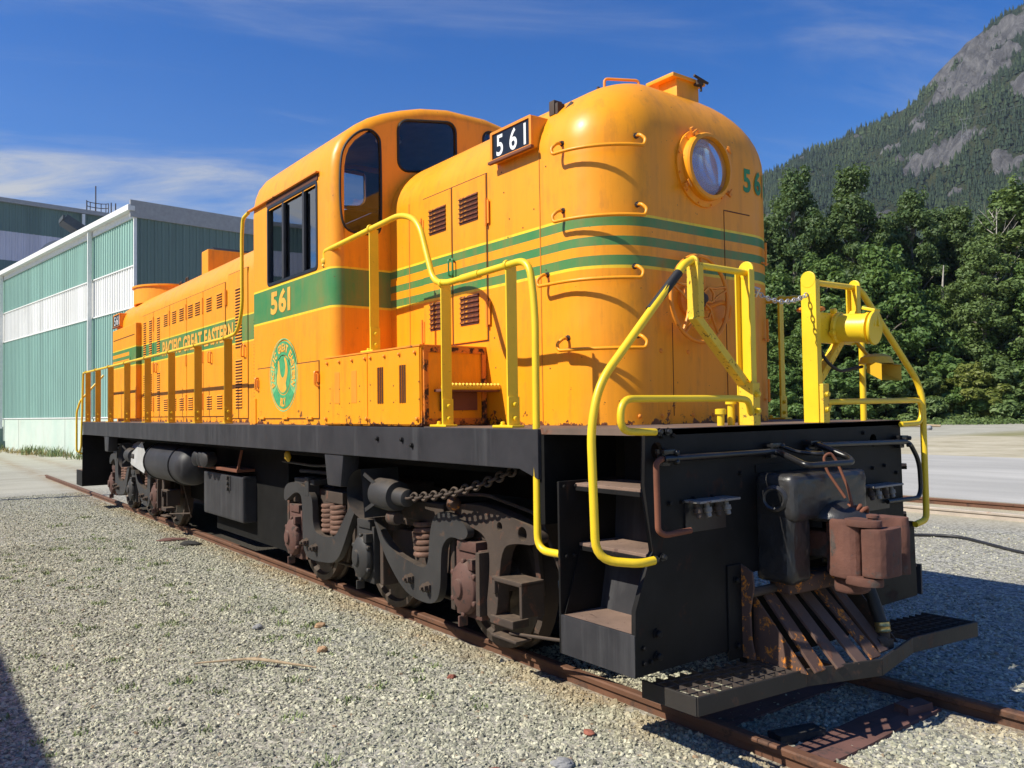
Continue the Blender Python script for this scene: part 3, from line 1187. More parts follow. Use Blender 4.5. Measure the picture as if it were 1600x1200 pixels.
# gaskets and panes
for lp, at, sg in ((ARCH, CX1, 1), (RECT, CX1, 1), (mir(ARCH), CX1, 1), (mir(RECT), CX1, 1), (REARWIN, CX0, -1), (mir(REARWIN), CX0, -1), (REARSIDE, CX0, -1), (mir(REARSIDE), CX0, -1)):
    pth = [(at + sg * .002, y, z) for y, z in lp]
    MB().tube(pth, .0115, 6, True).build("window_gasket", M['rubber'], cab, 60)
    pm = plate_mesh("window_pane", [lp], 'x', at - sg * .014, .003, M['glass_tint'] if sg > 0 else M['glass'])
    place("window_pane", pm, cab)
# interior dome lamp and control stand
MB().lathe([(.14, 0), (.14, -.03), (.10, -.06), (.01, -.065)], (-4.6, -.45, 4.78), (0, 0, 1), 20).build("dome_lamp", M['galv'], cab, 40)
MB().box(-4.6, -4.05, -1.05, -.55, 2.1, 3.15).build("control_stand", M['cabseat'], cab, None, .03)
MB().box(-5.3, -4.9, -1.2, -.75, 2.1, 3.0).build("seat", M['cabseat'], cab, None, .05)

# side window: three sashes in a dark frame
for s in (-1, 1):
    y = s * 1.49
    fr = plate_mesh("side_window_frame", [rrect(WX0, WX1, WZ0, WZ1, .05, 3), rrect(WX0 + .03, WX1 - .03, WZ0 + .03, WZ1 - .03, .03, 3)], 'y', s * 1.508, -s * .03, M['black'])
    wf = place("side_window_frame", fr, cab)
    for x, w in ((-4.92, .055), (-4.40, .05)):
        MB().box(x - w / 2, x + w / 2, s * 1.502, s * 1.47, WZ0 + .02, WZ1 - .02).build("window_mullion", M['cabseat'], cab, None, .006)
    for x in (-4.885, -4.365):
        MB().box(x - .012, x + .012, s * 1.512, s * 1.49, WZ0 + .03, WZ1 - .06).build("sash_channel", M['cabseat'], cab, None, .003)
    for x0, x1 in ((WX0 + .02, -4.93), (-4.91, -4.41), (-4.39, WX1 - .02)):
        MB().box(x0, x1, s * 1.478, s * 1.474, WZ0 + .02, WZ1 - .02).build("side_pane", M['glass_side'], cab, None)
    # drip rail over the window
    m = MB()
    m.bar((-5.86, s * 1.515, 4.105), (-4.02, s * 1.515, 4.105), .04, .016)
    m.build("drip_rail", M['orange_worn'], cab, None, .004)
    MB().box(WX0 - .01, WX1 + .01, s * 1.507, s * 1.49, 4.04, 4.10).build("window_header", M['seam'], cab, None)
# hinged access panel low on the cab side
MB().box(-5.655, -4.035, -1.5035, -1.49, 1.797, 2.345).build("panel_seam", M['seam'], cab, None)
MB().box(-5.645, -4.045, -1.508, -1.49, 1.807, 2.335).build("access_panel", M['cab'], cab, None, .002)
for x in (-5.50, -4.85, -4.25):
    MB().box(x - .07, x + .07, -1.522, -1.50, 1.795, 1.82).build("panel_hinge", M['orange'], cab, None, .005)
for x in (-5.62, -4.06):
    m = MB()
    m.tube(fillet([(x, -1.508, 2.24), (x, -1.54, 2.24), (x, -1.54, 2.12), (x + .02, -1.51, 2.10)], .02, 3), .012, 6)
    m.box(x - .03, x + .03, -1.52, -1.505, 2.14, 2.22)
    m.build("panel_latch", M['orange_worn'], cab, 40)
MB().box(-5.875, -5.70, -1.512, -1.49, 1.70, 2.02).build("cab_corner_plate", M['cab'], cab, None, .004)
# painted number on the cab band
t = fit_text(text_mesh("56I", .3, M['decal_orange'], .012, spacing=1.12), .53, .245)
t.transform(Matrix.Translation((-5.255, -1.5035, 2.885)) @ SIDE)
split_place(t, "painted_digit", cab)

# heritage roundel on the cab side
def deco(loops, mat, d, name="roundel_paint"):
    return place(name, plate_mesh(name, loops, 'y', -1.5095 - d, .0008, M[mat]), cab)


RX, RZ, RR = -4.905, 2.245, .372
deco([circ(RX, RZ, RR, 56), circ(RX, RZ, RR - .012, 56)], 'decal_pale', 0)
deco([circ(RX, RZ, RR - .028, 56), circ(RX, RZ, .205, 48)], 'decal_pale', 0)
seg = [(RX + r * math.cos(R(a)), RZ + r * math.sin(R(a))) for r, rng in ((RR - .03, range(215, 326, 5)), (.207, range(325, 214, -5))) for a in rng]
deco([seg], 'decal_green', .0012)
seg = [(RX + r * math.cos(R(a)), RZ + r * math.sin(R(a))) for r, rng in ((RR - .03, range(20, 161, 5)), (.207, range(160, 19, -5))) for a in rng]
deco([seg], 'decal_green', .0012)
deco([circ(RX, RZ, .195, 48)], 'decal_green', .0012)
# animal head silhouette in the middle
deco([smooth_poly([(RX - .18, RZ - .05), (RX - .13, RZ + .06), (RX - .14, RZ + .15), (RX - .10, RZ + .15), (RX - .08, RZ + .02), (RX - .02, RZ - .04), (RX + .05, RZ + .0),
                   (RX + .07, RZ + .10), (RX + .02, RZ + .18), (RX + .08, RZ + .17), (RX + .13, RZ + .05), (RX + .10, RZ - .03), (RX + .06, RZ - .09), (RX + .10, RZ - .15), (RX - .02, RZ - .19), (RX - .12, RZ - .14)], 2)],
     'decal_orange', .0024)
for txt, a0, a1, up in (("PACIFIC GREAT EASTERN", 205, -25, 1), ("RLY", 256, 284, -1)):
    n = len(txt)
    for i, ch in enumerate(txt):
        if ch == ' ':
            continue
        a = R(a0 + (a1 - a0) * (i + .5) / n)
        g = fit_text(text_mesh(ch, .1, M['decal_orange'], .004), .055 if ch != 'I' else .016, .085)
        w = max(v.co.x for v in g.vertices)
        g.transform(Matrix.Translation((-w / 2, -.0425, 0)))
        rm = .277
        rot = a - R(90) if up > 0 else a + R(90)
        g.transform(Matrix.Translation((RX + rm * math.cos(a), -1.5135, RZ + rm * math.sin(a))) @ SIDE @ Matrix.Rotation(rot, 4, 'Z'))
        place("roundel_letter", g, cab)

# ---- long hood details
edges = [-13.40, -12.545, -11.45, -10.45, -9.57, -8.53]
for a, b in zip(edges[:-1], edges[1:]):
    door(long_hood, a + .012, b - .012, 1.83, 3.72, M['cab'], -.92)
door(long_hood, -8.40, -7.62, 1.80, 3.80, M['cab'], -.92)
for x in (-13.18, -12.75, -12.19):
    louver_stack(long_hood, x, -.932, 2.90, 3.60, .19, 17)
    louver_stack(long_hood, x, -.932, 1.94, 2.62, .19, 17)
for x in (-11.71, -11.17, -10.73, -10.23, -9.85, -9.27, -8.785):
    louver_stack(long_hood, x, -.932, 3.385, 3.60, .24, 6)
    louver_stack(long_hood, x, -.932, 1.93, 2.14, .24, 6)
louver_stack(long_hood, -7.96, -.932, 2.75, 3.58, .26, 20)
louver_stack(long_hood, -7.96, -.932, 1.93, 2.60, .26, 17)
for x in (-12.53, -11.45, -10.45, -9.57, -8.50):
    hinge(long_hood, x, 3.50, -.934, .25)
    hinge(long_hood, x, 2.05, -.934, .25)
    hinge(long_hood, x, 2.72, -.934, .18)
for x in (-12.95, -12.3, -11.2, -9.2, -7.75):
    loop_handle(long_hood, x, 2.70, .16, .08, -.932)
for i in range(26):
    MB().lathe([(.008, 0), (.005, .005)], (-7.40, -.921, 1.95 + i * .045), (0, -1, 0), 6).build("rivet", M['rust'], long_hood, 60)
t = fit_text(text_mesh("PACIFIC GREAT EASTERN", .3, M['decal_orange'], .010, spacing=1.08), 3.72, .25)
t.transform(Matrix.Translation((-11.90, -.9365, 2.875)) @ SIDE)
split_place(t, "painted_letter", long_hood)
rb = MB().box(-15.55, -13.50, -1.02, 1.02, 1.80, 3.62).build("radiator_box", M['rear_box'], long_hood, None, .015)
for z in (3.40, 2.30):
    MB().box(-15.45, -13.60, -1.026, -1.0, z, z + .012).build("panel_seam", M['seam'], rb, None)
MB().box(-13.95, -13.94, -1.024, -1.0, 1.82, 3.0).build("panel_seam", M['seam'], rb, None)
MB().box(-11.12, -10.76, -.50, .50, 4.1, 4.62).build("exhaust_box", M['orange'], long_hood, None, .02)
m = MB().prism([(-11.10, 4.61), (-11.04, 4.67), (-10.85, 4.67), (-10.76, 4.61)], 'y', -.40, .50)
m.build("exhaust_cover", M['rubber'], long_hood, None, .01)
MB().lathe([(.80, 4.1), (.80, 4.42), (.83, 4.425), (.83, 4.46), (.7, 4.46)], (-14.6, 0, 0), (0, 0, 1), 40).build("fan_shroud", M['orange'], long_hood, 40)
for x, y in ((-12.6, -.35), (-12.9, -.2), (-13.2, -.3)):
    m = MB().tube(fillet([(x, y, 4.2), (x, y, 4.38), (x + .12, y, 4.40), (x + .12, y, 4.2)], .03, 3), .015, 6)
    m.build("roof_bracket", M['truckrust'], long_hood, 50)
MB().lathe([(.05, 0), (.05, .1), (.03, .14)], (-5.0, .3, 4.86), (0, 0, 1), 12).build("roof_beacon", plain("red_beacon", (.7, .03, .02), .3), cab, 40)

# ---- handrails and posts (near side)
def pipe(name, pts, r=.023, fr=.09, mat='yellow', parent=None):
    return MB().tube(fillet(pts, fr, 6), r, 12).build(name, M[mat], parent or loco, 60)


Y = -1.485
hr = pipe("handrail", [(-3.93, Y, 3.265), (-3.93, Y, 3.345), (-2.50, Y, 3.405), (-2.24, Y, 3.30), (-2.03, Y, 2.80), (-1.82, Y, 2.775), (-.90, Y, 2.80), (-.845, Y, 2.48), (-.825, -1.51, 1.00), (-.62, -1.50, 1.00)],
          .0235, [.05, .2, .22, .12, .05, .12, .2, .14])
MB().tube([(-1.66, Y, 2.778), (-1.44, Y, 2.784)], .029, 12).build("handrail_sleeve", M['yellow'], hr, 60)
m = MB().lathe([(.035, -.02), (.04, 0), (.035, .02)], (-3.93, Y, 3.255), (0, 0, 1), 12)
m.tube([(-3.93, Y, 3.255), (-3.93, -1.5 - .0, 3.2)], .02, 8)
m.build("handrail_socket", M['yellow_worn'], hr, 40)


def post(x, z0, z1, w=.085, t=.014, y=-1.485, mat='yellow', foot=True, s=-1):
    o = MB().box(x - t / 2, x + t / 2, y - .012 * -s, y - s * (w - .012), z0, z1).build("handrail_post", M[mat], loco, None, .004)
    o2 = MB().lathe([(.03, -t * .9), (.034, 0), (.03, t * .9)], (x, y, z1 + .004), (1, 0, 0), 14).build("post_cap", M[mat], o, 40)
    if foot:
        yy = y - s * .03
        m = MB()
        m.box(x + t / 2, x + t / 2 + .012, yy - .045, yy + .045, z0, z0 + .20)
        m.box(x - .16, x + .06, yy - .05, yy + .05, z0, z0 + .016)
        m.build("post_bracket", M[mat], o, None, .004)
        for z in (z0 + .06, z0 + .15):
            bolt(o, (x + t / 2 + .012, yy, z), 'yellow', '+x', 1.15)
        bolt(o, (x - .11, yy, z0 + .016), 'yellow', '+z', 1.2)
    return o


post(-1.92, ZD, 2.775)
post(-1.13, ZD, 2.792)
post(-3.03, 2.357, 3.385)
hr2 = pipe("handrail", [(-6.02, -1.47, 4.13), (-6.20, -1.47, 4.10), (-6.24, -1.47, 3.9), (-6.24, -1.47, 3.05), (-6.40, -1.47, 2.80), (-6.85, -1.47, 2.775), (-16.15, -1.47, 2.77), (-16.2, -1.47, 2.6), (-16.22, -1.50, 1.15), (-16.5, -1.5, 1.10)],
           .021, [.06, .1, .2, .15, .1, .05, .1, .15])
for x in (-6.86, -8.09, -9.39, -10.80, -12.25, -13.60, -14.80, -15.85):
    post(x, ZD, 2.77, .10, .014, -1.47, 'yellow_dull')
pipe("handrail", [(-16.6, -1.0, 2.75), (-16.62, -1.45, 2.2), (-16.63, -1.52, 1.95), (-16.63, -1.52, 1.1), (-16.6, -1.4, 1.05)], .021, .08)
# far side rail, mostly hidden behind the hood
pipe("handrail", [(-3.9, 1.48, 3.35), (-2.5, 1.48, 3.4), (-2.05, 1.48, 2.78), (-.9, 1.48, 2.78), (-.84, 1.50, 2.5), (-.82, 1.52, 1.0), (-.62, 1.5, 1.0)], .0235, .12)
for x in (-1.92, -1.13):
    post(x, ZD, 2.78, .06, .02, 1.48, 'yellow', True, 1)
pipe("handrail", [(-6.24, 1.47, 3.9), (-6.24, 1.47, 2.8), (-16.15, 1.47, 2.77), (-16.2, 1.5, 1.1)], .021, .12)
MB().tube([(-.12, .98, ZD), (-.12, .98, 2.45)], .022, 10).build("handrail_stanchion", M['yellow'], loco, 60)

# ---- front platform railings
def channel(m, a, b, w, d, t=.012, open_y=1):
    """U channel along a->b: web in the xz plane at y, flanges towards open_y"""
    a, b = Vector(a), Vector(b)
    m.bar(a, b, t, w, (1, 0, 0))
    for s in (-1, 1):
        off = Vector((s * (w / 2 - t / 2), open_y * d / 2, 0))
        m.bar(a + off, b + off, d, t, (1, 0, 0))
    return m


XF = -.06
for s, yi, yo in ((-1, -.43, -.93), (1, .235, .80)):
    m = channel(MB(), (XF, yi, ZD), (XF, yi, 2.70), .112, .045, .012, -s * -1)
    m.lathe([(.056, -.008), (.056, .008)], (XF, yi, 2.70), (0, 1, 0), 20)
    o = m.build("platform_post", M['yellow'], loco, None, .004)
    m = channel(MB(), (XF, yo, 2.70), (XF, yo, 2.38 if s < 0 else 2.50), .085, .045, .012, -s)
    m.lathe([(.043, -.008), (.043, .008)], (XF, yo, 2.70), (0, 1, 0), 20)
    m.build("platform_post", M['yellow_worn'] if s < 0 else M['yellow'], loco, None, .004)
    m = MB()
    zt = 2.38 if s < 0 else 2.50
    m.bar((XF, yo, zt + .01), (XF, yi + s * .03, 1.98), .05, .062, (1, 0, 0))
    m.build("platform_brace", M['yellow_worn'], loco, None, .006)
    MB().box(XF - .02, XF + .085, yi + s * .006, yi + s * .075, ZD, 2.0).build("post_gusset", M['yellow_worn'], o, None, .004)
    for z in (1.83, 1.93):
        bolt(o, (XF + .086, yi + s * .04, z), 'yellow', '+x', 1.3)
    MB().tube([(XF, yi, 2.685), (XF, yo, 2.69)], .021, 10).build("platform_rail", M['yellow'], loco, 60)
pipe("step_handrail", [(XF, -.93, 2.715), (XF - .0, -1.0, 2.69), (-.10, -1.655, 1.99), (-.11, -1.71, 1.75), (-.10, -1.70, 1.06), (.025, -1.50, 1.035), (.03, -1.40, 1.04)], .0235, [.05, .12, .1, .16, .08])
MB().tube([(-.062, -1.05, 2.632), (-.085, -1.27, 2.402)], .027, 12).build("rail_grip", M['rubber'], loco, 60)
pipe("step_handrail", [(XF, .80, 2.70), (XF + .02, .86, 2.66), (.01, 1.515, 2.03), (.03, 1.545, 1.90), (.03, 1.55, 1.10), (.035, 1.54, .99), (.02, 1.40, .965)], .0235, [.05, .1, .08, .06, .06])
pipe("platform_grab", [(.0, -.50, 1.82), (.03, -.56, 1.895), (.03, -.66, 1.905), (.03, -1.62, 1.905), (.03, -1.635, 1.735), (.03, -1.37, 1.725)], .020, [.04, .05, .08, .09])
pipe("platform_grab", [(.0, .30, 1.875), (.03, .40, 1.88), (.03, 1.525, 1.885), (.03, 1.52, 1.715), (.03, 1.22, 1.71)], .020, [.04, .08, .09])
for y, z in ((-1.32, 1.725), (-1.25, 1.725), (-1.37, 1.04), (-1.31, 1.045), (1.28, 1.71)):
    bolt(endplate, (.01, y, z), 'black', '+x', 1.3)
for y, h in ((-.62, .07), (-.52, .13), (.36, .14), (.52, .10)):
    m = MB().lathe([(.022, 0), (.022, h), (.034, h), (.034, h + .03), (.02, h + .033)], (-.13, y, ZD), (0, 0, 1), 12)
    m.build("pipe_stub", M['yellow'], loco, 40)

# receptacle and worklight on the far railing
mr = MB().box(-.075, -.055, .26, .78, 2.28, 2.49).build("mounting_plate", M['yellow'], loco, None, .004)
rc = MB().lathe([(.112, 0), (.112, .02), (.098, .03), (.098, .20), (.107, .205), (.107, .225), (.095, .23)], (-.055, .56, 2.39), (1, .12, -.08), 28)
rc.build("jumper_receptacle", M['yellow'], loco, 35)
jr = bpy.data.objects["jumper_receptacle"]
m = MB()
m.lathe([(.112, 0), (.116, .012), (.112, .022)], (.185, .59, 2.372), (1, .12, -.08), 28)
m.bar((.13, .59, 2.51), (.215, .60, 2.485), .09, .02)
m.bar((.205, .57, 2.485), (.212, .57, 2.38), .02, .012, (1, 0, 0))
m.bar((.205, .62, 2.485), (.212, .62, 2.38), .02, .012, (1, 0, 0))
m.build("receptacle_cover", M['yellow'], jr, 35, .003)
for y, z in ((.47, 2.50), (.45, 2.35), (.67, 2.32)):
    MB().lathe([(.02, 0), (.02, .03), (.01, .035)], (-.04, y, z), (1, 0, 0), 8).build("receptacle_lug", M['yellow'], jr, 40)
wl = MB()
wl.add([(.07, .70, 2.165), (.07, .88, 2.165), (.20, .66, 2.13), (.20, .92, 2.13), (.07, .70, 2.08), (.07, .88, 2.08), (.20, .66, 2.02), (.20, .92, 2.02)],
       [(0, 1, 3, 2), (4, 6, 7, 5), (0, 2, 6, 4), (1, 5, 7, 3), (0, 4, 5, 1)])
wl.lathe([(.115, 2.14), (.10, 2.185), (.06, 2.205), (.01, 2.21)], (.09, .79, 0), (0, 0, 1), 20)
wl.build("worklight", M['yellow_dull'], loco, 40)
_wl = bpy.data.objects["worklight"]
MB().lathe([(.042, 0), (.04, .02), (.018, .03)], (.085, .79, 2.085), (1, 0, 0), 16).build("worklight_lens", M['galv_dull'], _wl, 40)
MB().bar((-.05, .79, 2.30), (.06, .79, 2.17), .03, .02).build("worklight_arm", M['yellow_dull'], _wl, None, .004)
MB().tube(fillet([(-.03, .27, 2.28), (0.0, .32, 2.15), (.02, .45, 2.08), (.05, .68, 2.12)], .06, 5), .011, 8).build("worklight_cable", M['rubber'], _wl, 60)


# ---- chains
def chain(name, pts, link_len, r, mat, parent):
    """links of bent rod along a polyline"""
    P = [Vector(p) for p in pts]
    L = [0]
    for a, b in zip(P[:-1], P[1:]):
        L.append(L[-1] + (b - a).length)

    def at(t):
        for i in range(len(P) - 1):
            if t <= L[i + 1] or i == len(P) - 2:
                k = (t - L[i]) / max(L[i + 1] - L[i], 1e-6)
                return P[i].lerp(P[i + 1], k), (P[i + 1] - P[i]).normalized()
    w = link_len * .36
    h = link_len * .62
    pth = []
    for k in range(16):
        a = 2 * math.pi * k / 16
        pth.append((h * math.cos(a) - (0 if abs(math.cos(a)) < .1 else math.copysign(h * .12, math.cos(a))), w * math.sin(a), 0))
    lm = MB().tube(pth, r, 6, True).mesh("chain_link", M[mat], 60)
    n = int(L[-1] / (link_len * .86))
    first = None
    for i in range(n):
        p, d = at(L[-1] * (i + .5) / n)
        q = d.to_track_quat('X', 'Z').to_matrix().to_4x4()
        mw = Matrix.Translation(p) @ q @ Matrix.Rotation(R(90 if i % 2 else 20), 4, 'X')
        if first is None:
            first = place(name, lm, parent, mw)
        else:
            place("chain_link", lm, first, mw)
    return first


def sag(a, b, d, n=10):
    a, b = Vector(a), Vector(b)
    return [a.lerp(b, i / n) - Vector((0, 0, d * 4 * (i / n) * (1 - i / n))) for i in range(n + 1)]


chain("safety_chain", sag((XF, -.40, 2.60), (XF, .22, 2.60), .07), .04, .0045, 'galv', loco)
m = MB().tube([(XF - .02, -.40, 2.60 + .012), (XF + .06, -.38, 2.58), (XF + .02, -.37, 2.54)], .009, 8)
m.build("chain_clip", M['galv'], loco, 60)
pipe("cross_bar", [(-.5, .9, 2.52), (XF, .24, 2.52)], .02, .01, 'yellow_dull')
MB().tube([(-.45 + .09 * math.cos(2 * math.pi * i / 20), .86 + .09 * math.sin(2 * math.pi * i / 20), 2.58) for i in range(20)], .014, 8, True).build("hanging_ring", M['orange_worn'], loco, 60)

# ---- coupler, draft gear, uncoupling lever
dg = MB()
dg.box(-.02, .27, -.47, .33, 1.17, 1.45)
dg.box(-.02, .24, -.47, -.25, .80, 1.24)
o = rough_cast(dg, "draft_gear_casting", M['casting'], loco, .055, 4, .008, .04)
MB().lathe([(.075, -.01), (.08, .03), (.062, .045), (.045, .03)], (.14, -.47, 1.31), (.35, -1, .0), 20).build("casting_boss", M['casting'], o, 50)
MB().lathe([(.047, 0), (.046, .004)], (.153, -.506, 1.31), (.35, -1, .0), 20).build("boss_hole", M['dark'], o, 50)
MB().lathe([(.20, 1.16), (.22, 1.18), (.21, 1.215), (.12, 1.26), (.02, 1.275)], (.24, -.03, 0), (0, 0, 1), 28, .9).build("casting_dome", M['casting'], o, 50)
rough_cast(MB().box(.05, .25, .12, .30, .84, 1.18), "casting_leg", M['casting'], o, .03, 3)
MB().bar((.10, -.40, .78), (.20, .30, .80), .16, .10).build("coupler_carrier", M['rust_bright'], o, 60, .02)
cpo = rough_cast(MB().box(.0, .34, -.08, .08, .92, 1.08), "coupler", M['coupler'], loco, .02, 2, .005)
m = MB()
m.prism(smooth_poly([(.22, -.095), (.27, -.12), (.315, -.205), (.36, -.222), (.44, -.222), (.495, -.19), (.50, -.15), (.475, -.06), (.48, .05), (.54, .105), (.60, .14), (.61, .185), (.575, .21), (.44, .18), (.35, .16), (.28, .105), (.22, .09)], 1), 'z', .845, 1.185)
rough_cast(m, "coupler_head", M['coupler'], cpo, .018, 2, .0045, .03, 1)
m = MB()
m.prism(smooth_poly([(.29, -.13), (.34, -.17), (.43, -.165), (.475, -.07), (.44, .05), (.34, .07), (.29, 0)], 2), 'z', .74, .86)
rough_cast(m, "lock_housing", M['coupler'], cpo, .025, 3, .005, .03, 2)
m = MB()
m.prism(smooth_poly([(.508, -.215), (.59, -.222), (.645, -.195), (.662, -.11), (.660, -.02), (.635, .015), (.605, .0), (.585, -.05), (.55, -.08), (.512, -.09)], 1), 'z', .872, 1.148)
rough_cast(m, "knuckle", M['coupler'], cpo, .010, 2, .003, .028, 3)
m = MB()
m.lathe([(.028, 0), (.028, .39), (.036, .39), (.036, .405), (.02, .41)], (.555, -.135, .815), (0, 0, 1), 12)
m.build("knuckle_pin", M['coupler'], cpo, 40)
for z0, z1 in ((1.152, 1.195), (.815, .865)):
    m = MB().prism(smooth_poly([(.40, -.215), (.50, -.232), (.575, -.228), (.628, -.17), (.60, -.11), (.53, -.085), (.42, -.09)], 2), 'z', z0, z1)
    rough_cast(m, "pivot_lug", M['coupler'], cpo, .009, 2, .003, .03, z0)
m = MB()
for k in range(3):
    cc = Vector((.36 + .03 * k, -.06 + .02 * k, 1.225 + .015 * (k % 2)))
    m.tube([cc + Vector((.035 * math.cos(2 * math.pi * i / 10), .03 * math.sin(2 * math.pi * i / 10), .02 * math.sin(4 * math.pi * i / 10 + k))) for i in range(10)], .012, 6, True)
m.build("pin_chain", M['rust'], cpo, 60)
MB().tube(fillet([(.385, -.055, 1.24), (.36, -.06, 1.36), (.30, -.075, 1.52), (.275, -.10, 1.57), (.25, -.135, 1.545), (.27, -.135, 1.46), (.36, -.09, 1.30)], .03, 4), .009, 8).build("lifting_link", M['rust'], cpo, 60)
ul = pipe("uncoupling_lever", [(.06, -1.34, 1.58), (.06, -.36, 1.58), (.10, -.35, 1.57), (.33, -.43, 1.508), (.36, .0, 1.508), (.30, .07, 1.53), (.08, .06, 1.61), (.06, .12, 1.60), (.06, 1.22, 1.585)], .019, [.03, .04, .05, .05, .05, .04, .03], 'black')
pipe("lever_handle", [(.05, -1.34, 1.58), (.06, -1.40, 1.565), (.065, -1.405, 1.48), (.065, -1.40, 1.20), (.075, -1.36, 1.175), (.09, -1.17, 1.185)], .0165, .03, 'rust', ul)
pipe("lever_handle", [(.05, 1.22, 1.585), (.05, 1.30, 1.57), (.05, 1.43, 1.43), (.05, 1.44, 1.22), (.05, 1.40, 1.165), (.03, 1.0, 1.165)], .0165, [.05, .09, .05, .04], 'black', ul)
pipe("lever_guide", [(.03, -.22, 1.60), (.10, -.18, 1.57), (.22, -.13, 1.56), (.22, -.08, 1.56), (.14, -.10, 1.565)], .012, .03, 'black', ul)
pipe("lever_guide", [(.03, .02, 1.58), (.08, .04, 1.555), (.16, .08, 1.54), (.26, .10, 1.55)], .013, .03, 'black', ul)
for y in (-1.30, -.34, .065, 1.20):
    m = MB().box(0, .07, y - .045, y + .045, 1.605, 1.63)
    m.box(0, .045, y - .03, y + .03, 1.54, 1.63)
    m.lathe([(.016, 0), (.016, .03), (.008, .035)], (.05, y + .05, 1.56), (1, .3, 0), 8)
    m.lathe([(.016, 0), (.016, .03), (.008, .035)], (.05, y + .05, 1.61), (1, .3, 0), 8)
    m.build("lever_bracket", M['black'], ul, 40, .005)
# air pipe stubs under their shelves
for y0, y1, z in ((-1.12, -.77, 1.325), (.68, 1.06, 1.285)):
    o = MB().box(0, .12, y0, y1, z, z + .014).build("hose_shelf", M['galv_dull'], endplate, None, .003)
    MB().box(.0, .012, y0, y1, z - .17, z).build("hose_backplate", M['black'], endplate, None)
    for k in range(4):
        y = y0 + (y1 - y0) * (.14 + .24 * k)
        m = MB().lathe([(.015, 0), (.015, .03), (.024, .03), (.024, .055), (.016, .06), (.016, .08), (.010, .085)], (.05, y, z - .005), (.25, 0, -1), 12)
        m.build("air_pipe_stub", M['galv_dull'] if k % 2 else M['truckrust'], endplate, 40)
MB().box(.0, .008, -.47, .36, 1.45, 1.50).build("striker_plate", M['frame'], endplate, None)

# ---- pilot: posts, slats, footboards
for y in (-.70, .60):
    m = MB()
    m.box(0, .014, y - .065, y + .06, .38, .93)
    o = m.build("pilot_post", M['frame'], loco, None, .006)
    fl = [(.0, .38), (.10, .38), (.075, .50), (.07, .66), (.10, .80), (.09, .89), (.0, .93)]
    MB().prism(fl, 'y', y + .055, y + .070).build("post_flange", M['rust_bright'], o, None, .004)
    for z in (.46, .84):
        bolt(o, (.014, y, z), 'frame', '+x', 1.4)
MB().tube([(.06, -.63, .76), (.06, .53, .76)], .028, 12).build("pilot_bar", M['truckrust'], loco, 60)
MB().box(-.03, -.005, -.62, .52, .30, .74).build("pilot_shade_sheet", M['dark'], loco, None)  # added dark sheet, stands for the deep shade behind the slats
for i, y in enumerate((-.435, -.275, -.115, .045, .205)):
    o = MB().bar((.05, y, .725), (.47 - abs(y + .05) * .22, y, .345), .098, .018).build("pilot_slat", M['rust_bright'] if i in (0, 3) else M['slatrust'], loco, None, .003)
m = MB().prism([(.03, .74), (.03, .35), (.38, .35)], 'y', -.555, -.545)
m.build("pilot_side_plate", M['rust_bright'], loco, None)
m = MB().prism([(.03, .74), (.03, .35), (.38, .35)], 'y', .43, .44)
m.build("pilot_side_plate", M['truckrust'], loco, None)
front = [(.25, -1.335), (.335, -.50), (.505, .0), (.395, .58), (.485, 1.28)]
fb = MB()
for (a, b) in zip(front[:-1], front[1:]):
    fb.bar((a[0], a[1], .312), (b[0], b[1], .312), .016, .098)
fb.bar((-.125, -1.345, .312), (.25, -1.335, .312), .016, .098)
fb.bar((.12, 1.26, .312), (.485, 1.28, .312), .016, .098)
fb.bar((-.12, -1.34, .30), (.0, -.5, .30), .016, .07)
fb.bar((.06, .55, .30), (.12, 1.26, .30), .016, .07)
fbo = fb.build("footboard", M['footboard'], loco, None, .004)


def grating(c0, c1, c2, c3, nu, nv, name):
    """bars between the four plan corners c0 c1 (rear) c3 c2 (front)"""
    m = MB()
    L = lambda a, b, t: (a[0] + (b[0] - a[0]) * t, a[1] + (b[1] - a[1]) * t)
    for i in range(nu + 1):
        t = i / nu
        a, b = L(c0, c1, t), L(c3, c2, t)
        m.bar((*a, .345), (*b, .345), .006, .026)
    for j in range(1, nv):
        t = j / nv
        a, b = L(c0, c3, t), L(c1, c2, t)
        m.bar((*a, .353), (*b, .353), .005, .007)
    o = m.build(name, M['grate'], fbo, None)
    o["kind"] = "stuff"
    return o


grating((-.12, -1.34), (.01, -.50), (.33, -.50), (.25, -1.33), 10, 5, "footboard_grating")
grating((.02, .58), (.12, 1.25), (.48, 1.27), (.39, .59), 10, 5, "footboard_grating")
# hanging air hose
m = MB().tube(fillet([(.20, .30, .86), (.30, .30, .62), (.36, .29, .46)], .1, 6), .038, 12)
ho = m.build("air_hose", M['rubber'], loco, 60)
MB().lathe([(.044, 0), (.044, .02), (.048, .025), (.044, .03), (.044, .05), (.048, .055), (.044, .06)], (.355, .29, .50), (.15, -.02, -1), 16).build("hose_clamp", plain("brass", (.5, .38, .15), .35, .8), ho, 40)
m = MB()
m.lathe([(.036, 0), (.036, .05), (.02, .06)], (.365, .29, .44), (.1, 0, -1), 12)
m.lathe([(.04, -.03), (.045, 0), (.04, .03)], (.37, .25, .38), (.3, 1, .2), 12)
m.box(.33, .41, .26, .33, .34, .40)
m.build("hose_coupling", M['truckrust'], ho, 40, .006)

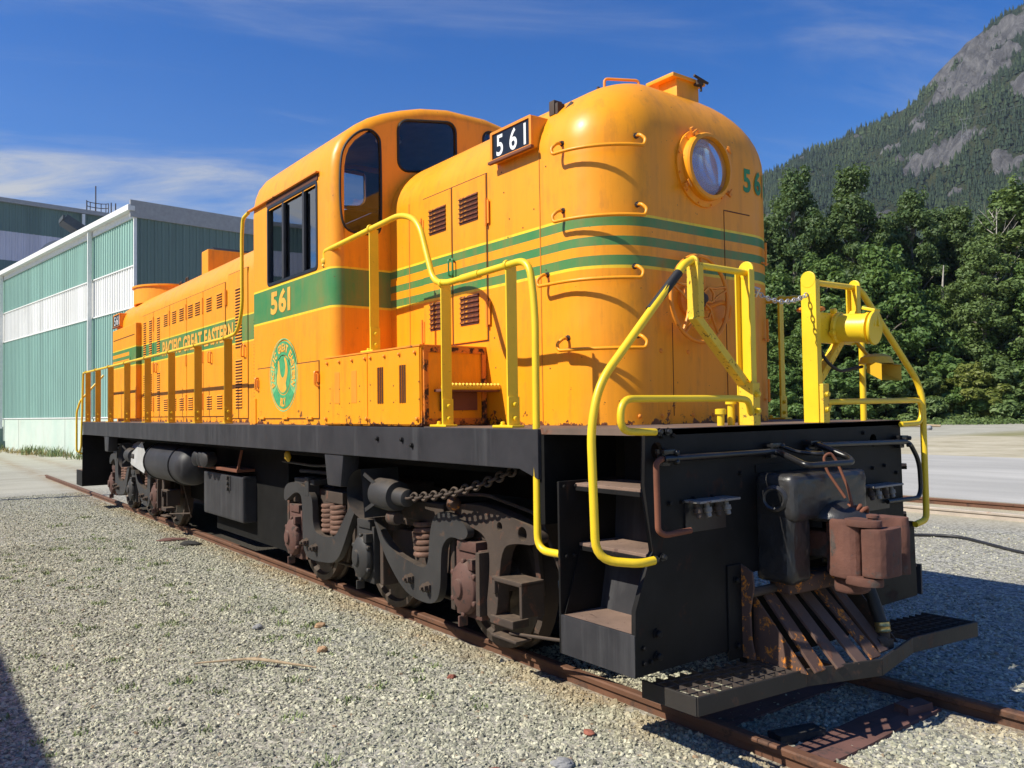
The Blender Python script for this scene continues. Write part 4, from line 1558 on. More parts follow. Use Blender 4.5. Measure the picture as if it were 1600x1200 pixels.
# ---- running gear
EQ_UP = [(-1.90, .92), (-1.86, 1.06), (-1.66, 1.11), (-1.40, 1.11), (-1.14, 1.01), (-1.105, .90), (-1.10, .70), (-1.0, .605), (-.60, .615), (-.46, .73), (-.24, .96), (-.05, 1.05), (.16, .99), (.42, .77), (.62, .64), (.88, .595), (1.12, .565),
         (1.20, .62), (1.22, .86), (1.29, 1.02), (1.46, 1.075), (1.70, 1.02), (1.80, .93)]
EQ_LO = [(1.72, .86), (1.53, .88), (1.42, .80), (1.395, .70), (1.38, .40), (1.27, .295), (1.0, .293), (.82, .33), (.66, .42), (.40, .64), (.26, .89), (.14, .955), (-.02, .955), (-.12, .93), (-.22, .80), (-.43, .49), (-.56, .39), (-.70, .355),
         (-1.12, .325), (-1.31, .36), (-1.37, .50), (-1.375, .93), (-1.44, 1.0), (-1.58, 1.0), (-1.74, .93), (-1.84, .88)]
EQ = smooth_poly(EQ_UP + EQ_LO, 2)


def journal(m, x, y, s):
    m.lathe([(.20, 0), (.205, .03), (.19, .06), (.14, .085), (.075, .095), (.07, .115), (.02, .118)], (x, y, .51), (0, s, 0), 24, .80)
    return m


def truck(xc, flip):
    """three-axle truck; local x measured from xc; flip mirrors it fore and aft"""
    X = lambda x: xc + (x * (-1 if flip else 1))
    m = MB()
    m.box(xc - 2.0, xc + 2.0, -.62, .62, .62, .98)
    m.box(xc - .4, xc + .4, -1.05, 1.05, .78, 1.2)
    for s in (-1, 1):
        m.box(xc - 2.1, xc + 2.05, s * 1.05, s * .94, .86, 1.06)
        for xa in (-1.70, 0, 1.70):
            for k in (-1, 1):
                m.box(X(xa) + k * .255 - .03, X(xa) + k * .255 + .03, s * 1.10, s * .93, .28, .95)
        m.box(xc - 1.1, xc + 1.3, s * 1.0, s * .90, .52, .80)
    t = m.build("truck", M['truckrust'], loco, None, .012)
    for s in (-1, 1):
        near = s < 0
        lp = [(X(x), z) for x, z in EQ]
        place("equalizer", plate_mesh("equalizer", [lp], 'y', s * 1.175, -s * .065, M['truckgrey'], .006), t)
        for xa in (-1.66, 0.0, 1.72):
            x = X(xa)
            j = journal(MB(), x, s * 1.13, s)
            j.box(x - .17, x + .17, s * 1.13, s * .96, .28, .80)
            j.box(x - .13, x + .13, s * 1.15, s * .98, .78, .86)
            if near:
                for k in range(6):
                    a = R(30 + 60 * k)
                    j.lathe([(.022, 0), (.022, .03), (.012, .035)], (x + .165 * math.cos(a), s * 1.16, .51 + .20 * math.sin(a)), (0, s, 0), 8)
                j.box(x + .09, x + .15, s * 1.20, s * 1.12, .66, .74)
                j.box(x - .02, x + .0, s * 1.22, s * 1.14, .22, .30)
            j.build("journal_box", M['journal'] if xa > 1 or xa < -1 else M['truckgrey'], t, 40, .008)
            w = MB().lathe([(.508 + .028, 0), (.508 + .028, .028), (.512, .045), (.505, .135), (.45, .137), (.43, .10), (.22, .085), (.18, .14), (.10, .14), (.10, .02)],
                           (x, s * .70, .508), (0, s, 0), 48)
            w.build("wheel", M['steel'], t, 35)
        if near:
            for xa in (-.80, .98):
                for dy, nn in ((1.06, 0),):
                    sp = MB()
                    for xo in ((-.09, .12) if xa < 0 else (0.0, .02)):
                        pts = []
                        for i in range(6 * 14 + 1):
                            a = 2 * math.pi * i / 14
                            pts.append((X(xa + xo) + .11 * math.cos(a), s * 1.055 + .085 * math.sin(a), .62 + .30 * i / 84))
                        sp.tube(pts, .0235, 6)
                        if xa > 0:
                            break
                    sp.build("coil_spring", M['spring'], t, 60)
            for x, z in ((-1.25, .50), (-1.02, .47), (.93, .46), (1.20, .43)):
                m = MB().lathe([(.045, 0), (.045, .02), (.036, .022), (.036, .055), (.018, .06), (.018, .08)], (X(x), s * 1.175, z), (0, s, 0), 6)
                m.build("equalizer_bolt", M['truckrust'], t, 30)
            # brake cylinder with its flared housing, rod
            b0 = X(.30)
            dd = -1 if flip else 1
            hs = MB()
            n = 14
            arc = []
            for i in range(n):
                a = R(95 + 175 * i / (n - 1))
                arc.append((.30 * math.cos(a), 1.16 + .21 * math.sin(a)))
            prof = [(b0 + dd * (.30 + p[0]), p[1]) for p in arc]
            vv, ff = [], []
            for (px, pz) in prof:
                vv += [(px, s * 1.10, pz), (px, s * 1.46, pz)]
            for i in range(n - 1):
                ff.append((2 * i, 2 * i + 1, 2 * i + 3, 2 * i + 2))
            hs.add(vv, ff)
            hs.add([(b0 + dd * .28, s * 1.10, 1.37), (b0 + dd * .28, s * 1.46, 1.37), (b0 + dd * .34, s * 1.46, .96), (b0 + dd * .34, s * 1.10, .96)], [(0, 1, 2, 3)])
            bc = hs.build("brake_cylinder", M['truckgrey'], t, 60)
            m = MB().lathe([(.05, .0), (.13, .10), (.135, .30), (.12, .40), (.075, .41), (.07, .56), (.03, .58)], (b0 + dd * .28, s * 1.32, 1.17), (dd, 0, -.03), 24)
            m.build("cylinder_barrel", M['truckgrey'], bc, 40)
            for zz in (1.33, 1.02):
                MB().bar((b0 + dd * .32, s * 1.45, zz), (b0 + dd * .55, s * 1.36, 1.17), .012, .03).build("cylinder_rib", M['truckgrey'], bc, None)
            MB().lathe([(.06, 0), (.06, .10), (.05, .12)], (b0 + dd * .52, s * 1.30, .97), (dd, 0, 0), 14).build("cylinder_pin", M['truckrust'], bc, 40)
            # outer yoke with the brake hanger
            yk = smooth_poly([(1.46, 1.03), (1.52, 1.13), (1.95, 1.15), (2.25, 1.10), (2.56, 1.03), (2.58, .92), (2.30, .91), (2.16, .86), (2.11, .60), (2.08, .32), (1.93, .32), (1.99, .60), (2.0, .82), (1.93, .93), (1.75, .97)], 2)
            place("truck_end_yoke", plate_mesh("yoke", [[(X(x), z) for x, z in yk], circ(X(2.13), 1.01, .032, 12), circ(X(2.40), .985, .05, 14)], 'y', s * 1.13, -s * .10, M['truckrust'], .010), t)
            MB().box(X(1.90), X(1.95), s * 1.19, s * 1.06, .33, .80).build("pedestal_liner", M['truckrust'], t, None, .006)
            m = MB()
            m.box(X(2.06), X(2.42), s * 1.16, s * .95, .615, .65)
            m.box(X(2.06), X(2.10), s * 1.16, s * .95, .52, .64)
            m.box(X(2.39), X(2.42), s * 1.16, s * .95, .40, .64)
            m.box(X(2.02), X(2.30), s * 1.15, s * 1.0, .30, .36)
            m.box(X(2.05), X(2.36), s * 1.17, s * 1.02, .215, .235)
            m.build("brake_hanger", M['truckrust'], t, None, .01)
            MB().tube([(X(2.2), s * 1.1, .25), (X(3.15), s * 1.0, .34)], .012, 8).build("brake_rod", M['truckrust'], t, 60)
            MB().tube([(X(-1.7), s * 1.05, 1.22), (X(-.1), s * 1.05, 1.24)], .022, 8).build("brake_pipe", M['truckgrey'], t, 60)
            MB().tube(fillet([(X(-2.3), s * 1.02, 1.30), (X(-1.2), s * 1.12, 1.30), (X(-.4), s * 1.12, 1.34), (X(.1), s * 1.2, 1.30)], .08, 4), .016, 8).build("sand_pipe", M['truckgrey'], t, 60)
            MB().tube(fillet([(X(1.3), s * 1.08, 1.18), (X(1.9), s * 1.08, 1.22), (X(2.5), s * 1.05, 1.12), (X(2.62), s * .95, .7), (X(2.5), s * .80, .2)], .08, 4), .014, 8).build("sand_pipe", M['truckrust'], t, 60)
            for xa in (-1.40, .30, 2.15):
                sh = []
                for q in range(7):
                    a = R(-35 + 70 * q / 6)
                    sh.append((X(xa - .45) + .545 * math.cos(a), .51 + .545 * math.sin(a)))
                for q in range(6, -1, -1):
                    a = R(-35 + 70 * q / 6)
                    sh.append((X(xa - .45) + .60 * math.cos(a), .51 + .60 * math.sin(a)))
                MB().prism(sh, 'y', s * .85, s * .72).build("brake_shoe", M['truckrust'], t, 50)
                MB().bar((X(xa + .15), s * .88, .50), (X(xa + .10), s * .90, 1.02), .05, .04).build("shoe_hanger", M['truckrust'], t, None, .006)
            MB().tube([(X(-2.0), s * .93, .30), (X(2.0), s * .93, .30)], .020, 8).build("brake_pull_rod", M['truckrust'], t, 60)
            m = MB().box(X(-1.62), X(-1.1), s * 1.16, s * .95, 1.10, 1.16)
            m.box(X(-1.30), X(-1.20), s * 1.18, s * 1.05, .98, 1.18)
            m.build("spring_seat", M['truckgrey'], t, None, .008)
            m = MB().box(X(-.95), X(-.55), s * 1.10, s * 1.0, .94, 1.06)
            m.box(X(-.42), X(-.14), s * 1.09, s * 1.0, .80, 1.06)
            m.box(X(.62), X(1.32), s * 1.10, s * 1.0, .93, 1.10)
            m.build("spring_cap", M['truckrust'], t, None, .01)
    for xa in (-1.68, 0, 1.70):
        MB().tube([(X(xa), -.9, .508), (X(xa), .9, .508)], .08, 14).build("axle", M['steel'], t, 60)
    return t


t1 = truck(-3.87, False)
t2 = truck(-13.15, False)
chain("brake_chain", sag((-2.72, -1.33, 1.165), (-1.28, -1.33, 1.455), .05), .085, .011, 'truckrust', loco)
MB().lathe([(.02, -.03), (.055, -.02), (.06, .01), (.03, .06)], (-2.30, -1.16, 1.13), (.3, -.6, .5), 12).build("yellow_bracket", M['rust_bright'], loco, 40)

# reservoir, battery locker and fuel tank between the trucks
o = MB().lathe([(.05, 0), (.18, .05), (.26, .14), (.285, .26), (.285, 2.05), (.26, 2.18), (.18, 2.27), (.05, 2.32)], (-11.20, -1.18, 1.12), (1, 0, 0), 36).build("air_reservoir", M['sill'], loco, 40)
for x in (-10.9, -9.45):
    m = MB().tube([(x, -1.18 + .292 * math.cos(2 * math.pi * i / 28), 1.12 + .292 * math.sin(2 * math.pi * i / 28)) for i in range(28)], .014, 6, True)
    m.bar((x, -1.2, 1.39), (x, -1.2, 1.56), .03, .05)
    m.build("reservoir_strap", M['black'], o, 50)
o = MB().box(-8.65, -7.03, -1.20, -.7, .50, 1.08).build("equipment_locker", M['sill'], loco, None, .03)
m = MB().box(-8.70, -7.08, -1.26, -1.0, 1.13, 1.165)
m.bar((-7.10, -1.24, 1.15), (-7.0, -1.22, 1.42), .03, .02)
m.build("locker_shelf", M['rust'], o, None, .006)
m = MB()
m.box(-7.62, -7.50, -1.21, -1.19, .88, 1.06)
for k in range(3):
    m.lathe([(.03, 0), (.03, .03), (.018, .034)], (-7.56, -1.205, .90 + .07 * k), (0, -1, 0), 10)
m.build("locker_latch", M['truckgrey'], o, 40)
for k, x in enumerate((-8.42, -8.2, -8.05)):
    MB().lathe([(.10, 0), (.105, .07), (.10, .14), (.06, .16)], (x, -1.25, 1.26), (.25, -1, 0), 18).build("hose_coil", M['rubber' if k < 2 else 'truckgrey'], o, 40)
m = MB()
for k in range(4):
    m.tube([(-8.46 + .04 * k + .06 * math.cos(2 * math.pi * i / 12), -1.36, 1.26 + .08 * math.sin(2 * math.pi * i / 12)) for i in range(12)], .008, 5, True)
m.build("wire_coil", M['galv'], o, 60)
m = MB()                                                   # torn white sheet stuffed beside the reservoir
m.add([(-12.9, -1.30, 1.28), (-12.2, -1.38, 1.20), (-11.5, -1.36, 1.42), (-11.25, -1.34, 1.15), (-11.4, -1.35, .90), (-12.1, -1.40, 1.02), (-12.6, -1.33, 1.12), (-12.3, -1.25, 1.40), (-11.9, -1.22, 1.40)],
      [(0, 6, 5, 1), (1, 5, 4, 3), (1, 3, 2), (0, 1, 8, 7)])
m.build("torn_sheet", M['plastic'], loco, 60)
MB().lathe([(.012, 0), (.035, .04), (.03, .09), (.012, .11)], (-5.05, -1.40, 1.36), (.1, -.2, .9), 10).build("drain_cock", M['yellow_dull'], loco, 40)
# rear steps
for s in (-1, 1):
    m = MB()
    m.box(-16.60, -15.95, s * 1.525, s * 1.50, .40, .72)
    m.box(-15.97, -15.95, s * 1.52, s * .9, .40, 1.47)
    m.box(-16.60, -15.97, s * .97, s * .95, .40, 1.70)
    m.build("rear_step_well", M['frame'], loco, None, .004)
    for yo, z in ((1.515, .72), (1.38, 1.08), (1.40, 1.42)):
        MB().box(-16.58, -15.97, s * yo, s * 1.05, z - .02, z).build("step_tread", M['tread'], loco, None)

# ================================================================== GROUND
def ground_mat():
    k = NT("crushed_stone_ground")
    geo = k.n("ShaderNodeNewGeometry")
    P = geo.outputs["Position"]
    x, y, z = k.xyz(P)
    vor = k.n("ShaderNodeTexVoronoi")
    vor.inputs["Scale"].default_value = 34
    k.link(P, vor.inputs["Vector"])
    hs = k.xyz(vor.outputs["Color"])[0]
    stone = k.ramp(hs, [(0, (.10, .10, .095)), (.35, (.25, .245, .215)), (.7, (.36, .35, .30)), (1, (.52, .50, .43))])
    big = k.noise(.35, 5, .6, P)
    stone = k.mix(k.ramp(big, [(.4, 0.0), (.7, .45)]), stone, (.30, .27, .20))
    tan = k.noise(.12, 4, .6, P)
    # beyond the second track: pale dirt with dry patches
    dirt = k.ramp(k.noise(.45, 8, .7, P), [(.3, (.33, .29, .19)), (.55, (.47, .42, .305)), (.75, (.56, .515, .39))])
    grass = k.ramp(k.noise(1.6, 6, .7, P), [(.3, (.13, .14, .05)), (.7, (.27, .25, .11))])
    gy = k.math('MULTIPLY', k.math('SUBTRACT', y, 34.0), .025, True)
    gm = k.ramp(k.math('ADD', k.noise(.16, 6, .65, P, stretch=(.4, 1, 1)), k.math('MULTIPLY', gy, .42)), [(.60, 0.0), (.70, .85)])
    dirt = k.mix(gm, dirt, grass)
    fm = k.ramp(k.math('MULTIPLY', k.math('ADD', k.math('SUBTRACT', y, 9.0), k.math('MULTIPLY', tan, 4.0)), .2), [(.3, 0.0), (.75, 1.0)])
    # packed pale yard behind the locomotive
    rm = k.ramp(k.math('MULTIPLY', k.math('SUBTRACT', k.math('MULTIPLY', x, -1.0), 19.6), .35), [(0.0, 0.0), (1.0, 1.0)])
    rear = k.ramp(k.noise(.8, 8, .7, P, stretch=(1, .35, 1)), [(.3, (.31, .295, .235)), (.7, (.45, .43, .35))])
    c = k.mix(rm, k.mix(fm, stone, dirt), rear)
    # rust dust along the rails
    ay = k.math('ABSOLUTE', k.math('SUBTRACT', k.math('ABSOLUTE', y), .75))
    rr = k.math('MULTIPLY', k.ramp(ay, [(.0, .65), (.45, 0.0)]), k.ramp(k.noise(3, 5, .65, P), [(.35, 0.0), (.65, 1.0)]))
    c = k.mix(rr, c, (.26, .17, .085))
    # shade under the locomotive painted into the ground colour as dark, oily ballast
    under_shade = k.math('MULTIPLY', k.ramp(k.math('ABSOLUTE', y), [(.62, 1.0), (.80, 0.0)]), k.math('MULTIPLY', k.ramp(k.math('MULTIPLY', x, -.5), [(.25, 0.0), (.75, .95)]), k.math('GREATER_THAN', x, -16.4)))
    c = k.mix(under_shade, c, (.035, .030, .025))
    k.color(c)
    k.set(.95, 0, .2)
    k.bump(k.math('ADD', vor.outputs["Distance"], k.noise(60, 3, .6, P)), .5, .02)
    return k.m


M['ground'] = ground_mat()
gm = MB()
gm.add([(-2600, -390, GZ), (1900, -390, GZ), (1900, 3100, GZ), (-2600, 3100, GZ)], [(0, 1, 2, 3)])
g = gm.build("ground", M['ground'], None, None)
tag(g, "pale crushed stone yard under and around the locomotive", None, None, "structure")


def stone_mat():
    k = NT("gravel_stone")
    oi = k.n("ShaderNodeObjectInfo")
    rnd = oi.outputs["Random"]
    base = k.ramp(rnd, [(0, (.13, .13, .10)), (.14, (.25, .25, .19)), (.35, (.43, .425, .31)), (.55, (.32, .32, .24)), (.75, (.57, .55, .405)), (.985, (.70, .68, .51)), (.996, (.36, .24, .15)), (1, (.30, .22, .14))])
    nz = k.noise(30, 4, .6)
    c = k.mix(k.ramp(nz, [(.3, .45), (.7, 0.0)]), base, (.17, .16, .14))
    # iron staining beside the rails, greener further out
    P = oi.outputs["Location"]
    x, y, z = k.xyz(P)
    d = k.math('ABSOLUTE', k.math('SUBTRACT', k.math('ABSOLUTE', y), .80))
    rr = k.math('MULTIPLY', k.ramp(d, [(.0, .75), (.5, 0.0)]), k.ramp(k.noise(2.5, 4, .6, P), [(.3, .15), (.65, 1.0)]))
    c = k.mix(rr, c, (.34, .235, .12))
    gr = k.ramp(k.noise(.9, 4, .6, P), [(.5, 0.0), (.75, .35)])
    c = k.mix(gr, c, (.22, .235, .17))
    oil = k.ramp(k.noise(.55, 5, .6, P), [(.30, .55), (.45, 0.0)])
    c = k.mix(oil, c, (.17, .165, .145))
    k.color(c)
    k.set(.92, 0, .2)
    return k.m


M['stone'] = stone_mat()


def gravel(name, poly, density, smin, smax, seed, label):
    """crushed stones scattered over a patch (instances of five rough stones)"""
    me = bpy.data.meshes.new(name)
    me.from_pydata([(x, y, GZ - .004) for x, y in poly], [], [tuple(range(len(poly)))])
    o = bpy.data.objects.new(name, me)
    COL.objects.link(o)
    ng = bpy.data.node_groups.new(name, 'GeometryNodeTree')
    ng.interface.new_socket("Geometry", in_out='INPUT', socket_type='NodeSocketGeometry')
    ng.interface.new_socket("Geometry", in_out='OUTPUT', socket_type='NodeSocketGeometry')
    N = ng.nodes.new
    L = ng.links.new
    gi, go = N('NodeGroupInput'), N('NodeGroupOutput')
    dist = N('GeometryNodeDistributePointsOnFaces')
    dist.inputs['Density'].default_value = density
    dist.inputs['Seed'].default_value = seed
    L(gi.outputs[0], dist.inputs['Mesh'])
    join = N('GeometryNodeJoinGeometry')
    for i in range(6):
        ico = N('GeometryNodeMeshIcoSphere')
        ico.inputs['Radius'].default_value = .5
        ico.inputs['Subdivisions'].default_value = 2
        sp = N('GeometryNodeSetPosition')
        vo = N('ShaderNodeTexVoronoi')
        vo.inputs['Scale'].default_value = 1.25
        pos = N('GeometryNodeInputPosition')
        ad = N('ShaderNodeVectorMath')
        ad.operation = 'ADD'
        ad.inputs[1].default_value = (i * 3.7 + 1, i * 1.3, i * 2.1)
        L(pos.outputs[0], ad.inputs[0])
        L(ad.outputs[0], vo.inputs['Vector'])
        sub = N('ShaderNodeVectorMath')
        sub.operation = 'SUBTRACT'
        sub.inputs[1].default_value = (.5, .5, .5)
        L(vo.outputs['Color'], sub.inputs[0])
        sc = N('ShaderNodeVectorMath')
        sc.operation = 'MULTIPLY'
        sc.inputs[1].default_value = (.55, .5, .42)
        L(sub.outputs[0], sc.inputs[0])
        L(ico.outputs[0], sp.inputs['Geometry'])
        L(sc.outputs[0], sp.inputs['Offset'])
        tr = N('GeometryNodeTransform')
        tr.inputs['Scale'].default_value = (1.1, .82 + .05 * (i % 3), .72 + .08 * (i % 2))
        L(sp.outputs[0], tr.inputs['Geometry'])
        sm_ = N('GeometryNodeSetMaterial')
        sm_.inputs['Material'].default_value = M['stone']
        L(tr.outputs[0], sm_.inputs['Geometry'])
        ss = N('GeometryNodeSetShadeSmooth')
        ss.inputs['Shade Smooth'].default_value = False
        L(sm_.outputs[0], ss.inputs['Geometry'])
        gi_ = N('GeometryNodeGeometryToInstance')
        L(ss.outputs[0], gi_.inputs[0])
        L(gi_.outputs[0], join.inputs[0])
    iop = N('GeometryNodeInstanceOnPoints')
    iop.inputs['Pick Instance'].default_value = True
    L(dist.outputs['Points'], iop.inputs['Points'])
    L(join.outputs[0], iop.inputs['Instance'])
    rr = N('FunctionNodeRandomValue')
    rr.data_type = 'FLOAT_VECTOR'
    rr.inputs[0].default_value = (-1.0, -1.0, 0)
    rr.inputs[1].default_value = (1.0, 1.0, 6.283)
    L(rr.outputs[0], iop.inputs['Rotation'])
    rs = N('FunctionNodeRandomValue')
    rs.data_type = 'FLOAT'
    rs.inputs[2].default_value = 0.0
    rs.inputs[3].default_value = 1.0
    pw = N('ShaderNodeMath')
    pw.operation = 'POWER'
    pw.inputs[1].default_value = 3.4
    L(rs.outputs[1], pw.inputs[0])
    mr = N('ShaderNodeMapRange')
    mr.inputs['To Min'].default_value = smin
    mr.inputs['To Max'].default_value = smax
    L(pw.outputs[0], mr.inputs['Value'])
    L(mr.outputs[0], iop.inputs['Scale'])
    L(iop.outputs[0], go.inputs[0])
    md = o.modifiers.new("scatter", 'NODES')
    md.node_group = ng
    me.materials.append(M['stone'])
    tag(o, label, "gravel", None, "stuff")
    return o


gravel("gravel", [(2.6, -4.4), (-1.0, -5.0), (-5.6, -4.6), (-5.6, -.85), (3.2, -.85), (3.2, -3.2)], 5200, .011, .037, 1, "loose grey crushed stone in the foreground beside the near rail")
gravel("gravel", [(-5.6, -4.9), (-11.5, -4.4), (-11.5, -.85), (-5.6, -.85)], 3000, .013, .038, 2, "grey crushed stone beside the middle of the locomotive")
gravel("gravel", [(-11.5, -4.4), (-20.5, -4.4), (-20.5, -.85), (-11.5, -.85)], 1000, .018, .040, 3, "grey crushed stone beside the rear of the locomotive")
gravel("gravel", [(-2.2, -.69), (3.2, -.69), (3.2, .69), (-2.2, .69)], 4200, .012, .038, 4, "crushed stone between the rails under the footboard")
gravel("gravel", [(-5.5, .85), (4.0, .85), (4.0, 4.4), (-5.5, 4.4)], 2000, .013, .038, 5, "crushed stone beyond the far rail in the locomotive shadow")
gravel("gravel", [(-9.0, 4.4), (4.0, 4.4), (4.0, 8.6), (-9.0, 8.6)], 420, .014, .036, 6, "thin crushed stone between the two tracks")

gravel("gravel", [(3.2, -.80), (-16.5, -.80), (-16.5, -1.02), (3.2, -1.02)], 2000, .018, .048, 7, "stones heaped against the outside of the near rail")

# ---- rails
def rail_mesh(x0, x1, n=40):
    prof = [(-.066, -.152), (.066, -.152), (.066, -.142), (.012, -.122), (.010, -.052), (.034, -.040), (.036, -.010), (.028, 0), (-.028, 0), (-.036, -.010), (-.034, -.040), (-.010, -.052), (-.012, -.122), (-.066, -.142)]
    m = MB()
    k = len(prof)
    v = [(x0 + (x1 - x0) * i / n, p[0], p[1]) for i in range(n + 1) for p in prof]
    f = [(i * k + j, i * k + (j + 1) % k, (i + 1) * k + (j + 1) % k, (i + 1) * k + j) for i in range(n) for j in range(k)]
    f += [tuple(range(k)), tuple(range(n * k + k - 1, n * k - 1, -1))]
    m.add(v, f)
    return m


M['railrust'] = worn("rusted_rail_steel", (.125, .056, .030), (.075, .038, .024), .5, 6, .75, .25, .2)
M['railpale'] = worn("pale_rail_steel", (.40, .34, .28), (.25, .13, .07), .3, 3, .7, .2, .15)  # paler colour than the other rails
rm = rail_mesh(-27, 12).mesh("rail", M['railrust'], 40)
rm2 = rail_mesh(-60, 60).mesh("rail", M['railrust'], 40)
rm3 = rail_mesh(-60, 60).mesh("rail", M['railpale'], 40)
for y, me, lab in ((-.7535, rm, "rusty steel rail on the near side under the locomotive"), (.7535, rm, "rusty steel rail on the far side under the locomotive"),
                   (11.62, rm2, "brown rusty rail beside the asphalt road"), (10.15, rm3, "pale rail of the empty track, nearer the locomotive")):
    o = place("rail", me, None, Matrix.Translation((0, y, 0 if abs(y) < 5 else .02)))
    tag(o, lab, "rail", "rails")

# ---- sleepers and scrap near the front
M['tie'] = worn("red_brown_sleeper", (.125, .060, .048), (.07, .042, .036), .4, 7, .9, .3, .3)
M['asphalt_chunk'] = plain("dark_lump", (.03, .028, .026), .95, var=.4, scale=20, bump=.6)


def slab(name, c, sx, sy, sz, rz, mat, label, cat, seed, tilt=(0, 0)):
    bm = bmesh.new()
    bmesh.ops.create_cube(bm, size=1)
    bmesh.ops.subdivide_edges(bm, edges=bm.edges, cuts=4, use_grid_fill=True)
    rnd = random.Random(seed)
    for v in bm.verts:
        nz = mnoise.noise_vector(Vector((v.co.x * 2.2 * max(1, sx), v.co.y * 2.2, v.co.z * 2)) + Vector((seed, 0, 0)))
        v.co += nz * .055
    bmesh.ops.scale(bm, vec=(sx, sy, sz), verts=bm.verts)
    me = bpy.data.meshes.new(name)
    bm.to_mesh(me)
    bm.free()
    me.materials.append(M[mat])
    o = place(name, me, None, Matrix.Translation(c) @ Euler((tilt[0], tilt[1], rz)).to_matrix().to_4x4())
    return tag(o, label, cat)


slab("sleeper", (.40, .0, GZ - .078), .24, 1.36, .20, 0, 'tie', "red-brown timber sleeper showing through stones ahead of the footboard", "sleeper", 1)
slab("sleeper", (-.25, .0, GZ - .085), .22, 1.36, .20, 0, 'tie', "dark timber sleeper in shadow under the footboard", "sleeper", 2)
slab("timber_block", (.20, -.40, GZ + .02), .11, .32, .07, R(-18), 'asphalt_chunk', "dark flat block lying between the rails", "block", 3)
slab("timber_block", (.43, .50, GZ + .035), .11, .22, .075, R(-12), 'tie', "small broken red-brown block beside the far rail", "block", 4)

# ---- loose things on the gravel
def lump(name, c, s, mat, label, cat, seed):
    bm = bmesh.new()
    bmesh.ops.create_icosphere(bm, subdivisions=3, radius=.5)
    for v in bm.verts:
        q = v.co * 2.2 + Vector((seed * 1.7, seed, 0))
        v.co *= 1 + .32 * mnoise.noise(q) + .12 * mnoise.noise(q * 3)
    bmesh.ops.scale(bm, vec=s, verts=bm.verts)
    me = bpy.data.meshes.new(name)
    bm.to_mesh(me)
    bm.free()
    me.materials.append(M[mat])
    o = place(name, me, None, Matrix.Translation(c) @ Matrix.Rotation(R(seed * 37), 4, 'Z'))
    return tag(o, label, cat)


def pebble(p, s, mat, label, seed):
    return lump("stone", (p[0], p[1], GZ + s[2] * .35), s, mat, label, "stone", seed)


M['peb_tan'] = plain("tan_stone", (.40, .25, .14), .9, var=.2, scale=20)
M['peb_red'] = plain("brick_red_stone", (.26, .09, .06), .9, var=.2, scale=20)
M['peb_grey'] = plain("grey_stone", (.25, .25, .25), .9, var=.2, scale=20)
pebble((-3.25, -1.845), (.09, .07, .06), 'peb_tan', "rounded tan stone nearer the camera than its twin", 11)
pebble((-3.99, -1.53), (.10, .07, .05), 'peb_tan', "rounded tan stone further back near the rail", 12)
for (u, p), lb in zip((("a", (-.62, -1.30)), ("b", (-.55, -2.05)), ("c", (.35, -2.05)), ("d", (-2.02, -1.38))),
                      ("small brick-red fragment nearest the rail and step well", "dark red flake left of centre on the gravel", "pinkish stone at the bottom edge of the gravel", "small brick-red fragment beside the front truck")):
    pebble(p, (.085, .06, .035), 'peb_red', lb, ord(u))
pebble((.30, -1.72), (.13, .10, .08), 'peb_grey', "large grey stone near the bottom of the foreground gravel", 15)
pebble((-.38, -1.72), (.12, .09, .06), 'peb_grey', "grey stone between the rail and the bottom edge", 16)
pebble((-4.3, -2.0), (.10, .08, .05), 'peb_grey', "grey-blue flat stone beside the weeds", 17)
for i, (p, sz, lb) in enumerate((((-9.70, -1.08), (.34, .22, .09), "dark clod of earth near the rail, the lower one"), ((-10.35, -1.18), (.45, .22, .05), "reddish-brown clod of earth near the rail, the upper one"))):
    lump("earth_clod", (p[0], p[1], GZ + .02), sz, 'asphalt_chunk' if i == 0 else 'tie', lb, "clod", 30 + i)
M['twig'] = plain("dry_twig", (.36, .27, .17), .9, var=.25, scale=20)
m = MB()
m.tube([(-3.50, -2.78, GZ + .035), (-3.38, -2.58, GZ + .045), (-3.27, -2.38, GZ + .05)], .009, 6, radii=[.006, .009, .011])
m.tube([(-3.30, -2.44, GZ + .05), (-3.18, -2.37, GZ + .06), (-2.98, -2.22, GZ + .045), (-2.80, -2.09, GZ + .035)], .01, 6, radii=[.011, .013, .010, .006])
m.tube([(-3.22, -2.40, GZ + .05), (-3.30, -2.33, GZ + .075)], .006, 5)
o = m.build("stick", M['twig'], None, 60)
tag(o, "thin dry broken stick lying on the foreground gravel", "stick")
M['cable'] = plain("black_cable", (.02, .02, .022), .5, var=.3)
o = MB().tube(fillet([(-3.5, 6.9, GZ + .02), (-3.0, 7.5, GZ + .025), (-2.55, 7.72, GZ + .03), (-2.0, 7.35, GZ + .025), (-1.4, 6.95, GZ + .02), (-.2, 6.7, GZ + .02), (2.0, 6.9, GZ + .02)], .4, 6), .022, 8).build("cable", M['cable'], None, 60)
tag(o, "black cable lying on the ground right of the locomotive", "cable")


